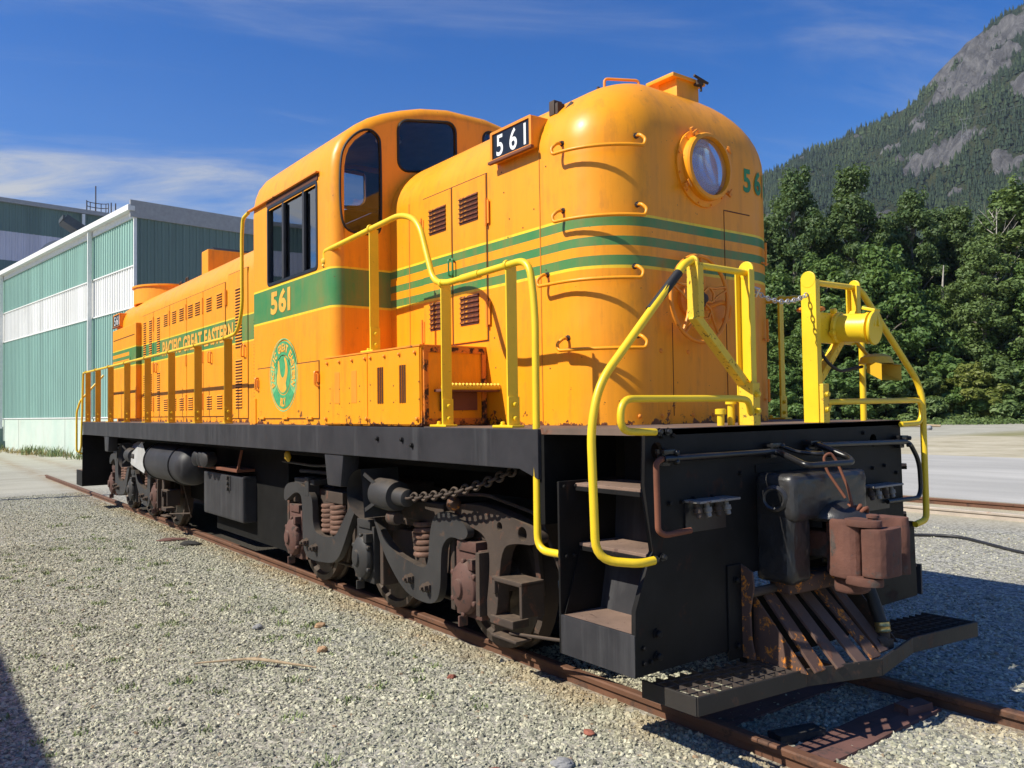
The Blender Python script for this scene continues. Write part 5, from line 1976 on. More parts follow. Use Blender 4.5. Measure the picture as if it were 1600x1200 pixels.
# ---- weeds
def blades(name, spots, mat, label, cat, seed, h=(.03, .10), n=40, spread=.10, w=.007, kind=None):
    rnd = random.Random(seed)
    m = MB()
    for (x, y, k) in spots:
        for _ in range(int(n * k)):
            a = rnd.uniform(0, 6.283)
            r = rnd.random() ** .7 * spread * k
            bx, by = x + r * math.cos(a), y + r * math.sin(a)
            hh = rnd.uniform(*h) * (.6 + .4 * k)
            b = rnd.uniform(0, 6.283)
            lean = hh * rnd.uniform(.2, .9)
            dx, dy = math.cos(b), math.sin(b)
            px, py = -dy * w * rnd.uniform(.6, 1.5), dx * w
            m.add([(bx - px, by - py, GZ), (bx + px, by + py, GZ), (bx + dx * lean * .5 + px * .8, by + dy * lean * .5 + py * .8, GZ + hh * .65), (bx + dx * lean * .5 - px * .8, by + dy * lean * .5 - py * .8, GZ + hh * .65), (bx + dx * lean, by + dy * lean, GZ + hh)],
                  [(0, 1, 2, 3), (3, 2, 4)])
    o = m.build(name, mat, None, None)
    return tag(o, label, cat, None, kind)


M['weed'] = plain("weed_green", (.20, .25, .10), .85, var=.35, scale=9)
M['drygrass'] = plain("dry_grass", (.30, .24, .10), .9, var=.3, scale=3)
rnd = random.Random(3)
spots = [(-3.9, -2.05, 1.0), (-4.3, -1.75, .8), (-3.55, -1.75, 1.1), (-4.05, -1.62, .9), (-3.25, -2.45, .8), (-5.0, -2.6, .9), (-5.3, -3.2, .8), (-8.3, -1.9, 1.2), (-9.0, -2.2, 1.1), (-10.6, -2.7, 1.2), (-11.3, -2.1, 1.3), (-13.5, -2.3, 1.5), (-14.5, -1.7, 1.4), (-3.3, -3.3, .7), (-2.7, -2.3, .7), (-2.2, -1.9, .6), (-2.0, -2.6, .7)]
for _ in range(120):
    spots.append((rnd.uniform(-12, -1.0), rnd.uniform(-4.2, -1.3), rnd.uniform(.2, .75)))
blades("weeds", spots, M['weed'], "sparse low green weeds growing through the gravel", "weeds", 5, (.012, .045), 46, .13, .006, "stuff")
o = blades("grass_tuft", [(-3.55, 7.9, 1.0)], M['drygrass'], "small grass tuft beside the black cable", "grass", 9, (.08, .2), 60, .22, .008)

# ================================================================== ROAD
k = NT("asphalt")
P = k.n("ShaderNodeNewGeometry").outputs["Position"]
c = k.ramp(k.noise(30, 5, .7, P), [(.3, (.30, .29, .265)), (.7, (.42, .41, .38))])
c = k.mix(k.ramp(k.noise(.35, 6, .65, P, stretch=(.25, 1, 1)), [(.42, 0.0), (.7, .8)]), c, (.50, .485, .445))
k.color(c)
k.set(.95, 0, .12)
M['asphalt'] = k.m
rd = MB()
n = 80
rnd = random.Random(4)
v = []
for i in range(n + 1):
    x = -160 + 280 * i / n
    v += [(x, 12.75 + .18 * rnd.uniform(-1, 1) - .02 * x, GZ + .004), (x, 27.2 + .35 * rnd.uniform(-1, 1) + .02 * x, GZ + .004)]
rd.add(v, [(2 * i, 2 * i + 2, 2 * i + 3, 2 * i + 1) for i in range(n)])
o = rd.build("road", M['asphalt'], None, None)
tag(o, "grey worn asphalt road beyond the second track", None, None, "structure")

# debris on the far verge
o = MB().box(-36.9, -35.6, 62.0, 62.8, GZ, GZ + .55).build("crate", plain("orange_crate", (.55, .20, .08), .8), None, None, .02)
tag(o, "small orange box at the grass verge", "box")
o = MB().tube([(-34.0, 62.5, GZ + .15), (-31.8, 63.6, GZ + .22), (-29.6, 64.3, GZ + .16)], .15, 8, radii=[.18, .15, .09]).build("log", M['twig'], None, 50)
tag(o, "pale log lying on the verge beside the orange box", "log")
for i, (x, y, s) in enumerate(((-24.0, 68.0, .8), (-17.0, 71.0, 1.1), (-27.5, 58, .5))):
    lump("boulder", (x, y, GZ + s * .3), (s * 1.4, s, s * .8), 'peb_tan' if i == 1 else 'peb_grey', ("grey rock on the verge left of the tan boulder", "tan boulder at the edge of the bushes", "small grey rock nearest the road")[i], "rock", 60 + i)

# ================================================================== BUILDINGS
BD = Vector((.991853, .127385, 0))           # along the lit wall, towards the camera
BN = Vector((-.127385, .991853, 0))          # away from the sunny side
BC = Vector((-33.75, 3.395, 0))              # near corner


def bpt(a, b, z):
    p = BC + BD * a + BN * b
    return (p.x, p.y, z)


M['teal'] = plain("teal_cladding", (.265, .43, .37), .55, var=.10, scale=.6, bump=0)
M['clad_white'] = plain("white_cladding", (.78, .78, .75), .5, var=.05, scale=.6)
M['mauve'] = plain("grey_white_cladding", (.62, .60, .66), .55, var=.06, scale=.5)
M['teal_shaded'] = plain("shaded_teal_cladding", (.095, .17, .155), .55, var=.12, scale=.5)
M['ventdark'] = plain("dark_vent_metal", (.07, .08, .085), .5, var=.2)
M['trim'] = plain("white_trim", (.72, .72, .70), .5, var=.08)
M['roofgrey'] = plain("grey_roof_metal", (.33, .33, .33), .5, var=.12)
def cladding(name, col, dirt):
    k = NT(name)
    x, y, z = k.xyz()
    wn = k.n("ShaderNodeTexWhiteNoise", noise_dimensions='2D')
    cb = k.n("ShaderNodeCombineXYZ")
    ax = k.math('ADD', k.math('MULTIPLY', x, .992), k.math('MULTIPLY', y, .9))
    k.link(k.math('FLOOR', k.math('DIVIDE', ax, .9)), cb.inputs[0])
    k.link(cb.outputs[0], wn.inputs["Vector"])
    lo, hi = tuple(c * .90 for c in col), tuple(min(1, c * 1.08) for c in col)
    c = k.ramp(wn.outputs["Value"], [(0, lo), (1, hi)])
    st = k.noise(1.0, 6, .7, stretch=(2.5, 2.5, .18))
    c = k.mix(k.ramp(st, [(.48, 0.0), (.72, .5)]), c, dirt)
    c = k.mix(k.ramp(k.noise(.25, 5, .6), [(.45, 0.0), (.7, .25)]), c, dirt)
    k.color(c)
    k.set(.6, 0, .3)
    return k.m


M['teal'] = cladding("teal_cladding", (.265, .43, .37), (.20, .31, .28))
M['clad_white'] = cladding("white_cladding", (.76, .76, .73), (.55, .54, .49))
M['mauve'] = cladding("grey_white_cladding", (.60, .58, .64), (.42, .41, .43))
M['teal_shaded'] = cladding("shaded_teal_cladding", (.15, .215, .195), (.11, .15, .14))  # shade painted in: the wall teal, darkened for faces turned from the sun
kk = NT("painted_concrete")
Pc = kk.co
cc = kk.ramp(kk.noise(.7, 6, .65), [(.3, (.41, .52, .45)), (.7, (.53, .59, .52))])
cc = kk.mix(kk.ramp(kk.noise(1.2, 7, .7, stretch=(1, 1, .35)), [(.52, 0.0), (.75, .5)]), cc, (.45, .40, .33))
kk.color(cc)
kk.set(.85)
M['conc'] = kk.m


def corrugated(pt, a0, a1, z0, z1, mat, parent, name, pitch=.30, depth=.045, side=-1):
    """vertical-ribbed sheet between a0..a1; pt(a, depth, z)"""
    m = MB()
    n = max(1, int(abs(a1 - a0) / pitch))
    prof = []
    for i in range(n):
        s = a0 + (a1 - a0) * i / n
        w = (a1 - a0) / n
        prof += [(s, 0), (s + w * .55, 0), (s + w * .65, side * depth), (s + w * .90, side * depth)]
    prof.append((a1, 0))
    v = [pt(a, d, z) for a, d in prof for z in (z0, z1)]
    f = [(2 * i, 2 * i + 2, 2 * i + 3, 2 * i + 1) for i in range(len(prof) - 1)]
    m.add(v, f)
    return m.build(name, mat, parent, None)


b1 = thing("warehouse", "teal and white corrugated warehouse with white gutter and downpipes, behind the locomotive", "building", bpt(0, 0, GZ))
LEN = -75.0
m = MB()
for a0, a1 in ((LEN, -18.2), (-18.15, -9.5), (-9.45, 0)):
    v = [bpt(a0, -.03, GZ - .3), bpt(a1, -.03, GZ - .3), bpt(a1, -.03, 1.77), bpt(a0, -.03, 1.77), bpt(a0, .3, GZ - .3), bpt(a1, .3, GZ - .3), bpt(a1, .3, 1.77), bpt(a0, .3, 1.77)]
    m.add(v, [(0, 1, 2, 3), (4, 7, 6, 5), (0, 4, 5, 1), (3, 2, 6, 7), (0, 3, 7, 4), (1, 5, 6, 2)])
m.build("concrete_base", M['conc'], b1, None)
w1 = lambda a, d, z: bpt(a, d, z)
corrugated(w1, LEN, 0, 1.78, 6.42, M['teal'], b1, "wall_cladding")
corrugated(w1, LEN, 0, 6.42, 8.18, M['clad_white'], b1, "wall_cladding_band")
corrugated(w1, LEN, 0, 8.18, 10.25, M['teal'], b1, "wall_cladding_upper")
e1 = lambda a, d, z: bpt(-d, a, z)
corrugated(e1, 0, 26, GZ, 10.2, M['teal_shaded'], b1, "end_wall_cladding", .30, .05, -1)
m = MB()
for z in (6.42, 8.18, 1.79):
    p, q = Vector(bpt(LEN, -.05, z)), Vector(bpt(0, -.05, z))
    m.bar(p, q, .05, .05)
m.build("flashing", M['trim'], b1, None)
m = MB()
m.bar(bpt(LEN, -.06, 10.33), bpt(.05, -.06, 10.33), .08, .26)
m.bar(bpt(0, -.02, GZ), bpt(0, -.02, 10.3), .12, .12, (1, 0, 0))
m.build("corner_trim", M['trim'], b1, None)
m = MB()
m.bar(bpt(LEN, -.22, 10.56), bpt(.15, -.22, 10.56), .28, .20)
m.bar(bpt(LEN, -.30, 10.68), bpt(.15, -.30, 10.68), .10, .05)
m.build("gutter", M['trim'], b1, None)
m = MB()
m.bar(bpt(.06, -.25, 10.56), bpt(.06, 26, 10.56), .10, .72)
m.build("end_fascia", M['roofgrey'], b1, None)
for a in (-5.25, -21.5, -38, -55):
    m = MB()
    m.bar(bpt(a, -.20, 1.2), bpt(a, -.20, 10.5), .17, .15, (1, 0, 0))
    m.build("downpipe", M['trim'], b1, None)
    m = MB()
    m.bar(bpt(a, -.16, GZ), bpt(a, -.16, 1.3), .18, .14, (1, 0, 0))
    m.box(bpt(a, 0, 0)[0] - .3, bpt(a, 0, 0)[0] + .3, bpt(a, -.4, 0)[1], bpt(a, 0, 0)[1], GZ, GZ + .55)
    m.build("downpipe_foot", M['teal_shaded'], b1, None)
m = MB()
m.add([bpt(LEN, -.1, 10.6), bpt(.05, -.1, 10.6), bpt(.05, 26, 11.6), bpt(LEN, 26, 11.6)], [(0, 1, 2, 3)])
m.build("roof", M['roofgrey'], b1, None)
# roof vents
m = MB()
pr = [(math.cos(R(a)), math.sin(R(a))) for a in range(0, 181, 15)]
v = []
for x in (-55.5, -52.6):
    v += [(x, 3.3 + c * 1.25, 11.2 + s_ * 1.35) for c, s_ in pr]
k = len(pr)
m.add(v, [(i, i + 1, i + 1 + k, i + k) for i in range(k - 1)] + [tuple(range(k)), tuple(range(2 * k - 1, k - 1, -1))])
m.box(-55.4, -52.7, 2.1, 4.5, 10.5, 11.2)
m.build("barrel_vent", M['roofgrey'], b1, 40)
m = MB()
m.bar((-53.5, 3.55, 14.0), (-53.5, 5.4, 12.9), 1.5, .5)
m.bar((-53.5, 3.42, 14.02), (-53.5, 3.55, 14.02), 1.6, .25)
m.box(-54.0, -53.0, 5.0, 5.8, 10.6, 13.6)
m.build("slanted_vent_hood", M['ventdark'], b1, None)

b2 = thing("tall_shed", "taller shade-toned teal shed with pale band rising behind the warehouse roof", "building", (-75, 8, GZ))
P2 = Vector((-75, 10.0, 0))
e2 = lambda a, d, z: tuple(P2 + BN * a - BD * d + Vector((0, 0, z)))
corrugated(e2, -40, .35, GZ, 14.6, M['teal_shaded'], b2, "wall_cladding", .42, .06, -1)
corrugated(e2, -40, .35, 14.6, 16.95, M['mauve'], b2, "wall_cladding_band", .42, .06, -1)
corrugated(e2, -40, .35, 16.95, 19.3, M['teal_shaded'], b2, "wall_cladding_upper", .42, .06, -1)
m = MB()
m.bar(e2(-40, -.15, 19.45), e2(.5, -.15, 19.45), .25, .35)
m.build("fascia", M['roofgrey'], b2, None)
m = MB()
m.bar(e2(-1.9, -.2, 18.2), e2(-1.9, -.2, 19.2), .22, .3, (1, 0, 0))
m.build("vent_pipe", M['trim'], b2, None)
m = MB()
m.add([e2(-40, -.1, 19.6), e2(.4, -.1, 19.6), e2(.4, 30, 19.6), e2(-40, 30, 19.6)], [(0, 1, 2, 3)])
m.add([e2(.35, 0, GZ), e2(.35, 30, GZ), e2(.35, 30, 19.4), e2(.35, 0, 19.4)], [(0, 1, 2, 3)])
m.build("roof", M['teal_shaded'], b2, None)
m = MB()
for i in range(7):
    a = R(180 * i / 6)
    m.tube([e2(.1 - .55 + .9 * math.cos(a), .8 + .6 * math.sin(a), 19.55), e2(.1 - .55 + .9 * math.cos(a), .8 + .6 * math.sin(a), 20.7)], .035, 5)
for z in (19.9, 20.3, 20.7):
    m.tube([e2(.1 - .55 + .9 * math.cos(R(180 * i / 8)), .8 + .6 * math.sin(R(180 * i / 8)), z) for i in range(9)], .035, 5)
m.tube([e2(-.7, .5, 19.5), e2(-.7, .5, 22.0)], .05, 6)
for y_ in (.38, .75):
    m.tube([e2(y_, -.1, 14), e2(y_, -.1, 20.6)], .05, 6)
m.build("roof_ladder_cage", M['truckrust'], b2, None)
# dry weeds along the foot of the warehouse
rnd = random.Random(12)
spots = []
for i in range(26):
    a = rnd.uniform(-26, 1)
    p = bpt(a, -.25 - rnd.random() * .5, 0)
    spots.append((p[0], p[1], rnd.uniform(.8, 1.5)))
blades("wall_weeds", spots, M['drygrass'], "dry grass and weeds along the foot of the warehouse wall", "weeds", 6, (.08, .32), 26, .6, .02, "stuff")
blades("wall_weeds", [(bpt(a, -.5, 0)[0], bpt(a, -.5, 0)[1], 1.4) for a in (-13.2, -12.6, -9.6, -9.0, -5.3, -21.6, -21.2)], M['weed'], "green weeds at the foot of the warehouse wall", "weeds", 8, (.15, .5), 40, .5, .02, "stuff")

# ================================================================== OUT OF FRAME: what throws the two shadows on the gravel
M['boxcar'] = worn("boxcar_orange", (.62, .22, .04), (.12, .05, .03), .3, 2, .6, .15, .05)
bx = thing("boxcar", "orange boxcar parked on the next track beside the photographer", "boxcar", (-9, -10.0, GZ))
m = MB().box(-18.5, 0.3, -11.35, -8.01, 1.1, 3.95)
m.build("body", M['boxcar'], bx, None, .03)
m = MB().prism([(-11.4, 3.94), (-7.96, 3.94), (-8.06, 4.08), (-10.0, 4.28), (-11.3, 4.08)], 'x', -18.55, .35)
m.build("roof", M['roofgrey'], bx, None)
for i in range(19):
    MB().box(-18.45 + i, -18.40 + i, -8.01, -7.96, 1.15, 3.92).build("side_post", M['boxcar'], bx, None)
MB().box(-10.4, -7.9, -8.01, -7.93, 1.15, 3.8).build("door", M['boxcar'], bx, None, .01)
MB().box(-18.3, .1, -10.6, -9.4, .75, 1.12).build("underframe", M['dark'], bx, None)
for x in (-16.6, -14.9, -3.3, -1.6):
    for y in (-9.25, -10.7):
        MB().lathe([(.44, 0), (.44, .03), (.42, .04), (.42, .13), (.3, .1), (.1, .14)], (x, y, .28), (0, 1, 0), 28).build("wheel", M['steel'], bx, 40)
up = thing("utility_pole", "weathered wooden utility pole standing left of the yard", "pole", (-21.6, -10.6, GZ))
MB().tube([(-21.6, -10.6, GZ), (-21.6, -10.6, 12.0)], .15, 12, radii=[.15, .10]).build("pole_shaft", M['twig'], up, 60)
MB().box(-22.3, -20.9, -10.68, -10.58, 11.7, 11.8).build("crossarm", M['twig'], up, None)

# ================================================================== TREES
def leaf_mat(name, c0, c1, tr=.35):
    k = NT(name)
    t = k.t
    geo = k.n("ShaderNodeNewGeometry")
    f = k.noise(.35, 4, .6)
    oi = k.n("ShaderNodeObjectInfo")
    fr = k.math('ADD', k.math('MULTIPLY', f, .75), k.math('MULTIPLY', geo.outputs["Random Per Island"], .35))
    c = k.ramp(fr, [(.3, c0), (.75, c1)])
    c = k.mix(k.math('MULTIPLY', oi.outputs["Random"], .45), c, tuple(a * .5 + b * .5 for a, b in zip(c1, (.11, .15, .045))))
    k.color(c)
    k.set(.55, 0, .35)
    tl = k.n("ShaderNodeBsdfTranslucent")
    k.link(k.mix(.5, c, (.16, .22, .03)), tl.inputs[0])
    mx = k.n("ShaderNodeMixShader")
    mx.inputs[0].default_value = tr
    k.link(k.b.outputs[0], mx.inputs[1])
    k.link(tl.outputs[0], mx.inputs[2])
    k.link(mx.outputs[0], k.out.inputs[0])
    return k.m


LEAF = [leaf_mat("cottonwood_leaves", (.055, .108, .036), (.135, .195, .070)), leaf_mat("maple_leaves", (.070, .140, .036), (.155, .250, .062)),
        leaf_mat("pale_leaves", (.095, .155, .048), (.19, .265, .085)), leaf_mat("yellowing_leaves", (.12, .16, .03), (.25, .27, .06))]
M['bark'] = plain("bark", (.17, .15, .125), .9, var=.35, scale=2, bump=.3, bscale=10)
M['snag'] = plain("bleached_dead_wood", (.42, .38, .33), .85, var=.2, scale=2)


def quads(name, V, mat):
    """V: (n,4,3) array of separate quads"""
    n = len(V)
    me = bpy.data.meshes.new(name)
    me.vertices.add(n * 4)
    me.vertices.foreach_set("co", V.reshape(-1).astype(np.float32))
    me.loops.add(n * 4)
    me.loops.foreach_set("vertex_index", np.arange(n * 4, dtype=np.int32))
    me.polygons.add(n)
    me.polygons.foreach_set("loop_start", np.arange(0, n * 4, 4, dtype=np.int32))
    me.polygons.foreach_set("loop_total", np.full(n, 4, dtype=np.int32))
    me.materials.append(mat)
    me.update()
    return me


def leaf_cloud(rng, centres, radii, per, size):
    out = []
    for c, r, k in zip(centres, radii, per):
        d = rng.normal(size=(k, 3))
        d /= np.linalg.norm(d, axis=1)[:, None]
        rad = rng.random(k) ** .45
        p = c + d * rad[:, None] * r
        nrm = d * .8 + rng.normal(size=(k, 3)) * .55 + np.array([0, 0, .45])
        nrm /= np.linalg.norm(nrm, axis=1)[:, None]
        a = np.cross(nrm, rng.normal(size=(k, 3)))
        a /= np.linalg.norm(a, axis=1)[:, None]
        b = np.cross(nrm, a)
        s = size * rng.uniform(.55, 1.35, size=(k, 1))
        a = a * s
        b = b * s * .62
        bend = nrm * s * .25
        out.append(np.stack([p - a, p - b * .9 + bend, p + a, p + b * .9 + bend], axis=1))
    return np.concatenate(out)


_protos = {}


def tree_proto(kind, seed, H, W, low, size, nclump):
    """crown mesh and trunk mesh, base at the origin"""
    rng = np.random.default_rng(seed)
    cs, rs, ks = [], [], []
    for i in range(nclump):
        t = rng.random() ** .85
        z = H * (low + (1 - low) * t)
        prof = math.sin(math.pi * min(1, (.16 + .84 * t) ** .8)) ** .75 * (1 - .25 * t)
        rr = W * max(prof, .12) * (rng.random() ** .45)
        a = rng.uniform(0, 6.283)
        c = np.array([rr * math.cos(a), rr * math.sin(a), z])
        r = W * rng.uniform(.10, .29) * (1 - .35 * t)
        cs.append(c)
        rs.append(np.array([r, r, r * rng.uniform(.6, .95)]))
        ks.append(int(430 * (r / (W * .26)) ** 2))
    # sprigs breaking the outline at the top
    for i in range(6):
        a = rng.uniform(0, 6.283)
        cs.append(np.array([W * .22 * math.cos(a), W * .22 * math.sin(a), H * rng.uniform(.95, 1.03)]))
        rs.append(np.array([W * .08, W * .08, W * .16]))
        ks.append(40)
    V = leaf_cloud(rng, cs, rs, ks, size)
    crown = quads("crown", V, LEAF[kind])
    tb = MB()
    tb.tube([(0, 0, 0), (.15, .1, H * .3), (-.1, .15, H * .6), (.1, 0, H * .92)], .3, 8, radii=[H * .016, H * .012, H * .008, H * .002])
    for i in rng.choice(len(cs) - 6, min(26, nclump // 5), replace=False):
        c = cs[i]
        z0 = max(c[2] - H * .12, H * .08)
        tb.tube([(0, 0, z0), (c[0] * .5, c[1] * .5, (z0 + c[2]) / 2 + .2), tuple(c)], .1, 5, radii=[H * .006, H * .004, H * .001])
    return crown, tb.mesh("trunk", M['bark'], 60)


CAMP = Vector((3.094, -4.645, 0))
FR = Vector((-.797839, .602014, 0))
RT = Vector((.601891, .798447, 0))


def ahead(u, d):
    """ground point at picture column u (of 1600) and distance d along the view"""
    return CAMP + FR * d + RT * ((u - 800) / 1278.0 * d)


def plant(kind_name, key, u, d, h, label, cat, group, rz=0.0, wide=1.0):
    crown, trunk, H0 = _protos[key]
    p = ahead(u, d)
    s = h / H0
    o = thing(kind_name, label, cat, (p.x, p.y, GZ), group)
    mw = Matrix.Translation((p.x, p.y, GZ - .1)) @ Matrix.Rotation(rz, 4, 'Z') @ Matrix.Diagonal((s * wide, s * wide, s, 1))
    place("trunk", trunk, o, mw)
    place("crown", crown, o, mw)
    return o


for key, a in (("cotton_a", (0, 1, 26, 6.4, .10, .225, 190)), ("cotton_b", (0, 2, 26, 7.0, .10, .225, 200)), ("maple_a", (1, 3, 17, 6.6, .06, .25, 150)), ("maple_b", (1, 4, 17, 7.4, .05, .25, 160)),
               ("pale_a", (2, 5, 22, 5.8, .08, .215, 155)), ("shrub_a", (1, 6, 6, 3.6, .04, .20, 70)), ("shrub_b", (2, 7, 5, 3.4, .04, .19, 70)), ("shrub_y", (3, 8, 6, 3.2, .05, .20, 70))):
    c, t = tree_proto(*a)
    _protos[key] = (c, t, a[2])

G1, G2, G3 = "tall trees behind the yard", "lower leafy trees in front of the tall ones", "bushes along the verge"
for key, u, d, h, rz, wd, lab in (
        ("cotton_a", 1170, 106, 29.0, .3, 1.0, "tall dark cottonwood mostly hidden behind the orange nose"),
        ("cotton_b", 1248, 104, 31.5, 1.2, .85, "tall dark cottonwood just right of the orange nose, its top against the sky"),
        ("cotton_a", 1340, 103, 31.5, 2.4, .95, "tall cottonwood with sunlit top above the yellow railing"),
        ("cotton_b", 1432, 107, 29.5, 3.3, .9, "dark tree with open crown left of the bleached snag"),
        ("cotton_a", 1508, 108, 27.5, 4.1, 1.0, "tall dark tree directly behind the bleached snag"),
        ("pale_a", 1592, 98, 27.5, .9, 1.25, "pale green tree at the right edge behind the dead branches"),
        ("cotton_a", 1205, 112, 27.5, 4.9, 1.1, "shaded tall tree filling the gap next to the orange nose"),
        ("pale_a", 1293, 112, 27.0, 2.0, 1.3, "tall tree in the dip between the two highest crowns"),
        ("cotton_b", 1390, 113, 27.5, .4, 1.1, "tall tree right of the highest sunlit crown, set further back"),
        ("cotton_a", 1468, 114, 28.5, 5.4, 1.1, "dark tree set back immediately left of the snag"),
        ("cotton_b", 1552, 113, 28.0, 2.2, 1.1, "dark tree set back behind the pale leafless tree"),
        ("cotton_b", 1680, 104, 29.0, 5.1, 1.0, "tall tree beyond the right edge")):
    plant("tall_tree", key, u, d, h, lab, "tree", G1, rz, wd)
for key, u, d, h, rz, wd, lab in (
        ("maple_b", 1215, 96, 17.0, .5, 1.0, "leafy green tree beside the locomotive nose"),
        ("maple_a", 1292, 94, 18.5, 1.7, 1.05, "leafy green tree behind the yellow receptacle"),
        ("maple_b", 1380, 95, 19.5, 2.9, 1.0, "broad leafy tree right of the sloping yellow handrail"),
        ("maple_a", 1455, 97, 15.0, 4.4, 1.0, "shaded leafy tree below the bleached snag"),
        ("pale_a", 1540, 93, 20.0, 3.9, 1.2, "light green leafy tree right of the snag"),
        ("maple_b", 1625, 92, 17.0, 5.6, 1.0, "leafy tree cut by the right edge of the picture")):
    plant("leafy_tree", key, u, d, h, lab, "tree", G2, rz, wd)
for i, (key, u, d, h, lab) in enumerate((
        ("shrub_a", 1225, 88, 6.0, "bush at the foot of the trees beside the nose"), ("shrub_b", 1275, 88, 5.0, "low bush behind the yellow platform post"),
        ("shrub_a", 1330, 87, 6.5, "bush seen between the yellow rails"), ("shrub_a", 1385, 88, 7.5, "dense bush left of the yellow handrail"),
        ("shrub_b", 1432, 86, 5.5, "bush just right of the yellow handrail"), ("shrub_a", 1478, 88, 7.0, "rounded bush below the snag"),
        ("shrub_y", 1515, 85, 6.0, "yellow-green bush at the edge of the grass"), ("shrub_b", 1560, 86, 6.5, "light bush near the right edge"), ("shrub_a", 1605, 85, 6.0, "bush cut by the right edge"))):
    plant("bush", key, u, d, h, lab, "bush", G3, i * 1.3, 1.25)

# bleached snag and bare pale tree
p = ahead(1479, 96)
o = thing("dead_pine", "bleached standing dead trunk among the green trees", "dead tree", (p.x, p.y, GZ))
MB().tube([(p.x, p.y, GZ), (p.x + .1, p.y, 9), (p.x - .15, p.y, 15), (p.x + .05, p.y + .1, 18.2)], .2, 8, radii=[.26, .22, .16, .05]).build("trunk", M['snag'], o, 60)
p = ahead(1561, 97)
o = thing("dead_tree", "pale leafless tree with forking branches near the right edge", "dead tree", (p.x, p.y, GZ))
rng = random.Random(5)
m = MB().tube([(p.x, p.y, GZ), (p.x, p.y, 14), (p.x + .2, p.y, 20), (p.x + .4, p.y, 25)], .2, 7, radii=[.20, .14, .09, .03])
m.build("trunk", M['snag'], o, 60)
m = MB()
for i in range(22):
    z = 13.5 + i * .5
    a = rng.uniform(0, 6.28)
    L = rng.uniform(1.6, 4.2) * (1 - (z - 12) / 22)
    q1 = (p.x + L * .5 * math.cos(a), p.y + L * .5 * math.sin(a), z + L * .5)
    q2 = (p.x + L * math.cos(a + .3), p.y + L * math.sin(a + .3), z + L * 1.3)
    m.tube([(p.x, p.y, z), q1, q2], .05, 5, radii=[.055, .038, .015])
    q3 = (q1[0] + L * .4 * math.cos(a - .8), q1[1] + L * .4 * math.sin(a - .8), q1[2] + L * .5)
    m.tube([q1, q3], .03, 4, radii=[.03, .012])
m.build("branch", M['snag'], o, 60)

# ground cover at the foot of the trees
rng = np.random.default_rng(21)
pts = []
for i in range(170):
    u, d = rng.uniform(1180, 1660), rng.uniform(76, 88)
    q = ahead(u, d)
    pts.append(np.array([q.x, q.y, GZ + .1]))
V = leaf_cloud(rng, pts, [np.array([1.2, 1.2, .5]) * rng.uniform(.6, 1.5) for _ in pts], [55] * len(pts), .17)
V[:, :, 2] = np.maximum(V[:, :, 2], GZ + .01)
o = place("undergrowth", quads("undergrowth", V, LEAF[2]), None)
tag(o, "low green undergrowth along the edge of the trees", "undergrowth", None, "stuff")

# ================================================================== MOUNTAIN
EF = Vector((-.467102, .884204, 0))
EL = Vector((.884204, .467102, 0))
SIL = [(-1500, 0), (-1000, 120), (-600, 300), (-400, 385), (-221, 464), (-159, 496), (-99, 514), (-41, 533), (15, 551), (48, 567), (70, 599), (103, 635), (135, 665), (176, 691), (227, 716), (330, 770), (480, 800), (700, 760), (1000, 600), (1500, 300), (2000, 60)]
SL = np.array([a for a, b in SIL], float)
SH = np.array([b for a, b in SIL], float)
D0, D1 = 620.0, 1700.0


def fbm(x, y, z, oct=5):
    v, a, f = 0.0, 1.0, 1.0
    for _ in range(oct):
        v += a * mnoise.noise(Vector((x * f, y * f, z * f)))
        a *= .5
        f *= 2.05
    return v


def terrain(l, d):
    rh = float(np.interp(l, SL, SH))
    t = (d - D0) / (D1 - D0)
    if t <= 0:
        return -1.0
    if t < 1:
        h = rh * (t ** 1.12)
        env = 4 * t * (1 - t)
        h += env * 42 * fbm(l / 210, d / 210, 1.3, 5) - env * 22
    else:
        h = rh * (1 - (t - 1) * .9)
    h += 5 * fbm(l / 45, d / 45, 4.1, 3) * min(1, t * 4)
    return h


ROCKS = [(.092, .362, .075, .034, .42), (.135, .405, .045, .022, .4), (.135, .330, .035, .022, .3), (.0484, .268, .030, .011, .25), (.103, .268, .022, .018, .5), (.030, .257, .022, .007, 0), (.058, .378, .018, .016, .6), (.073, .335, .03, .010, .3), (.012, .288, .012, .004, .2), (-.035, .262, .01, .004, 0)]


def rockiness(l, d, h):
    a, b = l / d, h / d
    best = 0.0
    for ca, cb, ra, rb, tl in ROCKS:
        x, y = a - ca, b - cb
        x, y = x * math.cos(tl) + y * math.sin(tl), -x * math.sin(tl) + y * math.cos(tl)
        q = 1 - math.sqrt((x / ra) ** 2 + (y / rb) ** 2)
        best = max(best, q)
    n = fbm(l / 60, d / 90, h / 45, 6)
    return max(min(1, best * 1.5 + n * 1.25 - .18), (n - .62) * 2.0)


NLs, NDs = 190, 150
ls = np.concatenate([np.linspace(-1500, -320, 30, endpoint=False), np.linspace(-320, 420, 130, endpoint=False), np.linspace(420, 2000, 31)])
ds = np.concatenate([np.linspace(D0 - 20, D1, 130), np.linspace(D1 + 15, D1 + 500, 20)])
verts, rock = [], []
for d in ds:
    for l in ls:
        h = terrain(l, d)
        r = rockiness(l, d, h)
        q = CAMP + EF * d + EL * l
        rough = (26 * fbm(l / 24, d / 34, h / 22 + 7, 5) if r > .15 and d < D1 - 25 else 0)
        verts.append((q.x, q.y, h + GZ + rough * min(1, max(0, r - .15) * 2)))
        rock.append(max(0.0, min(1.0, r * 2.4 - .2)))
n = len(ls)
faces = [(i * n + j, i * n + j + 1, (i + 1) * n + j + 1, (i + 1) * n + j) for i in range(len(ds) - 1) for j in range(n - 1)]
me = bpy.data.meshes.new("mountain")
me.from_pydata(verts, [], faces)
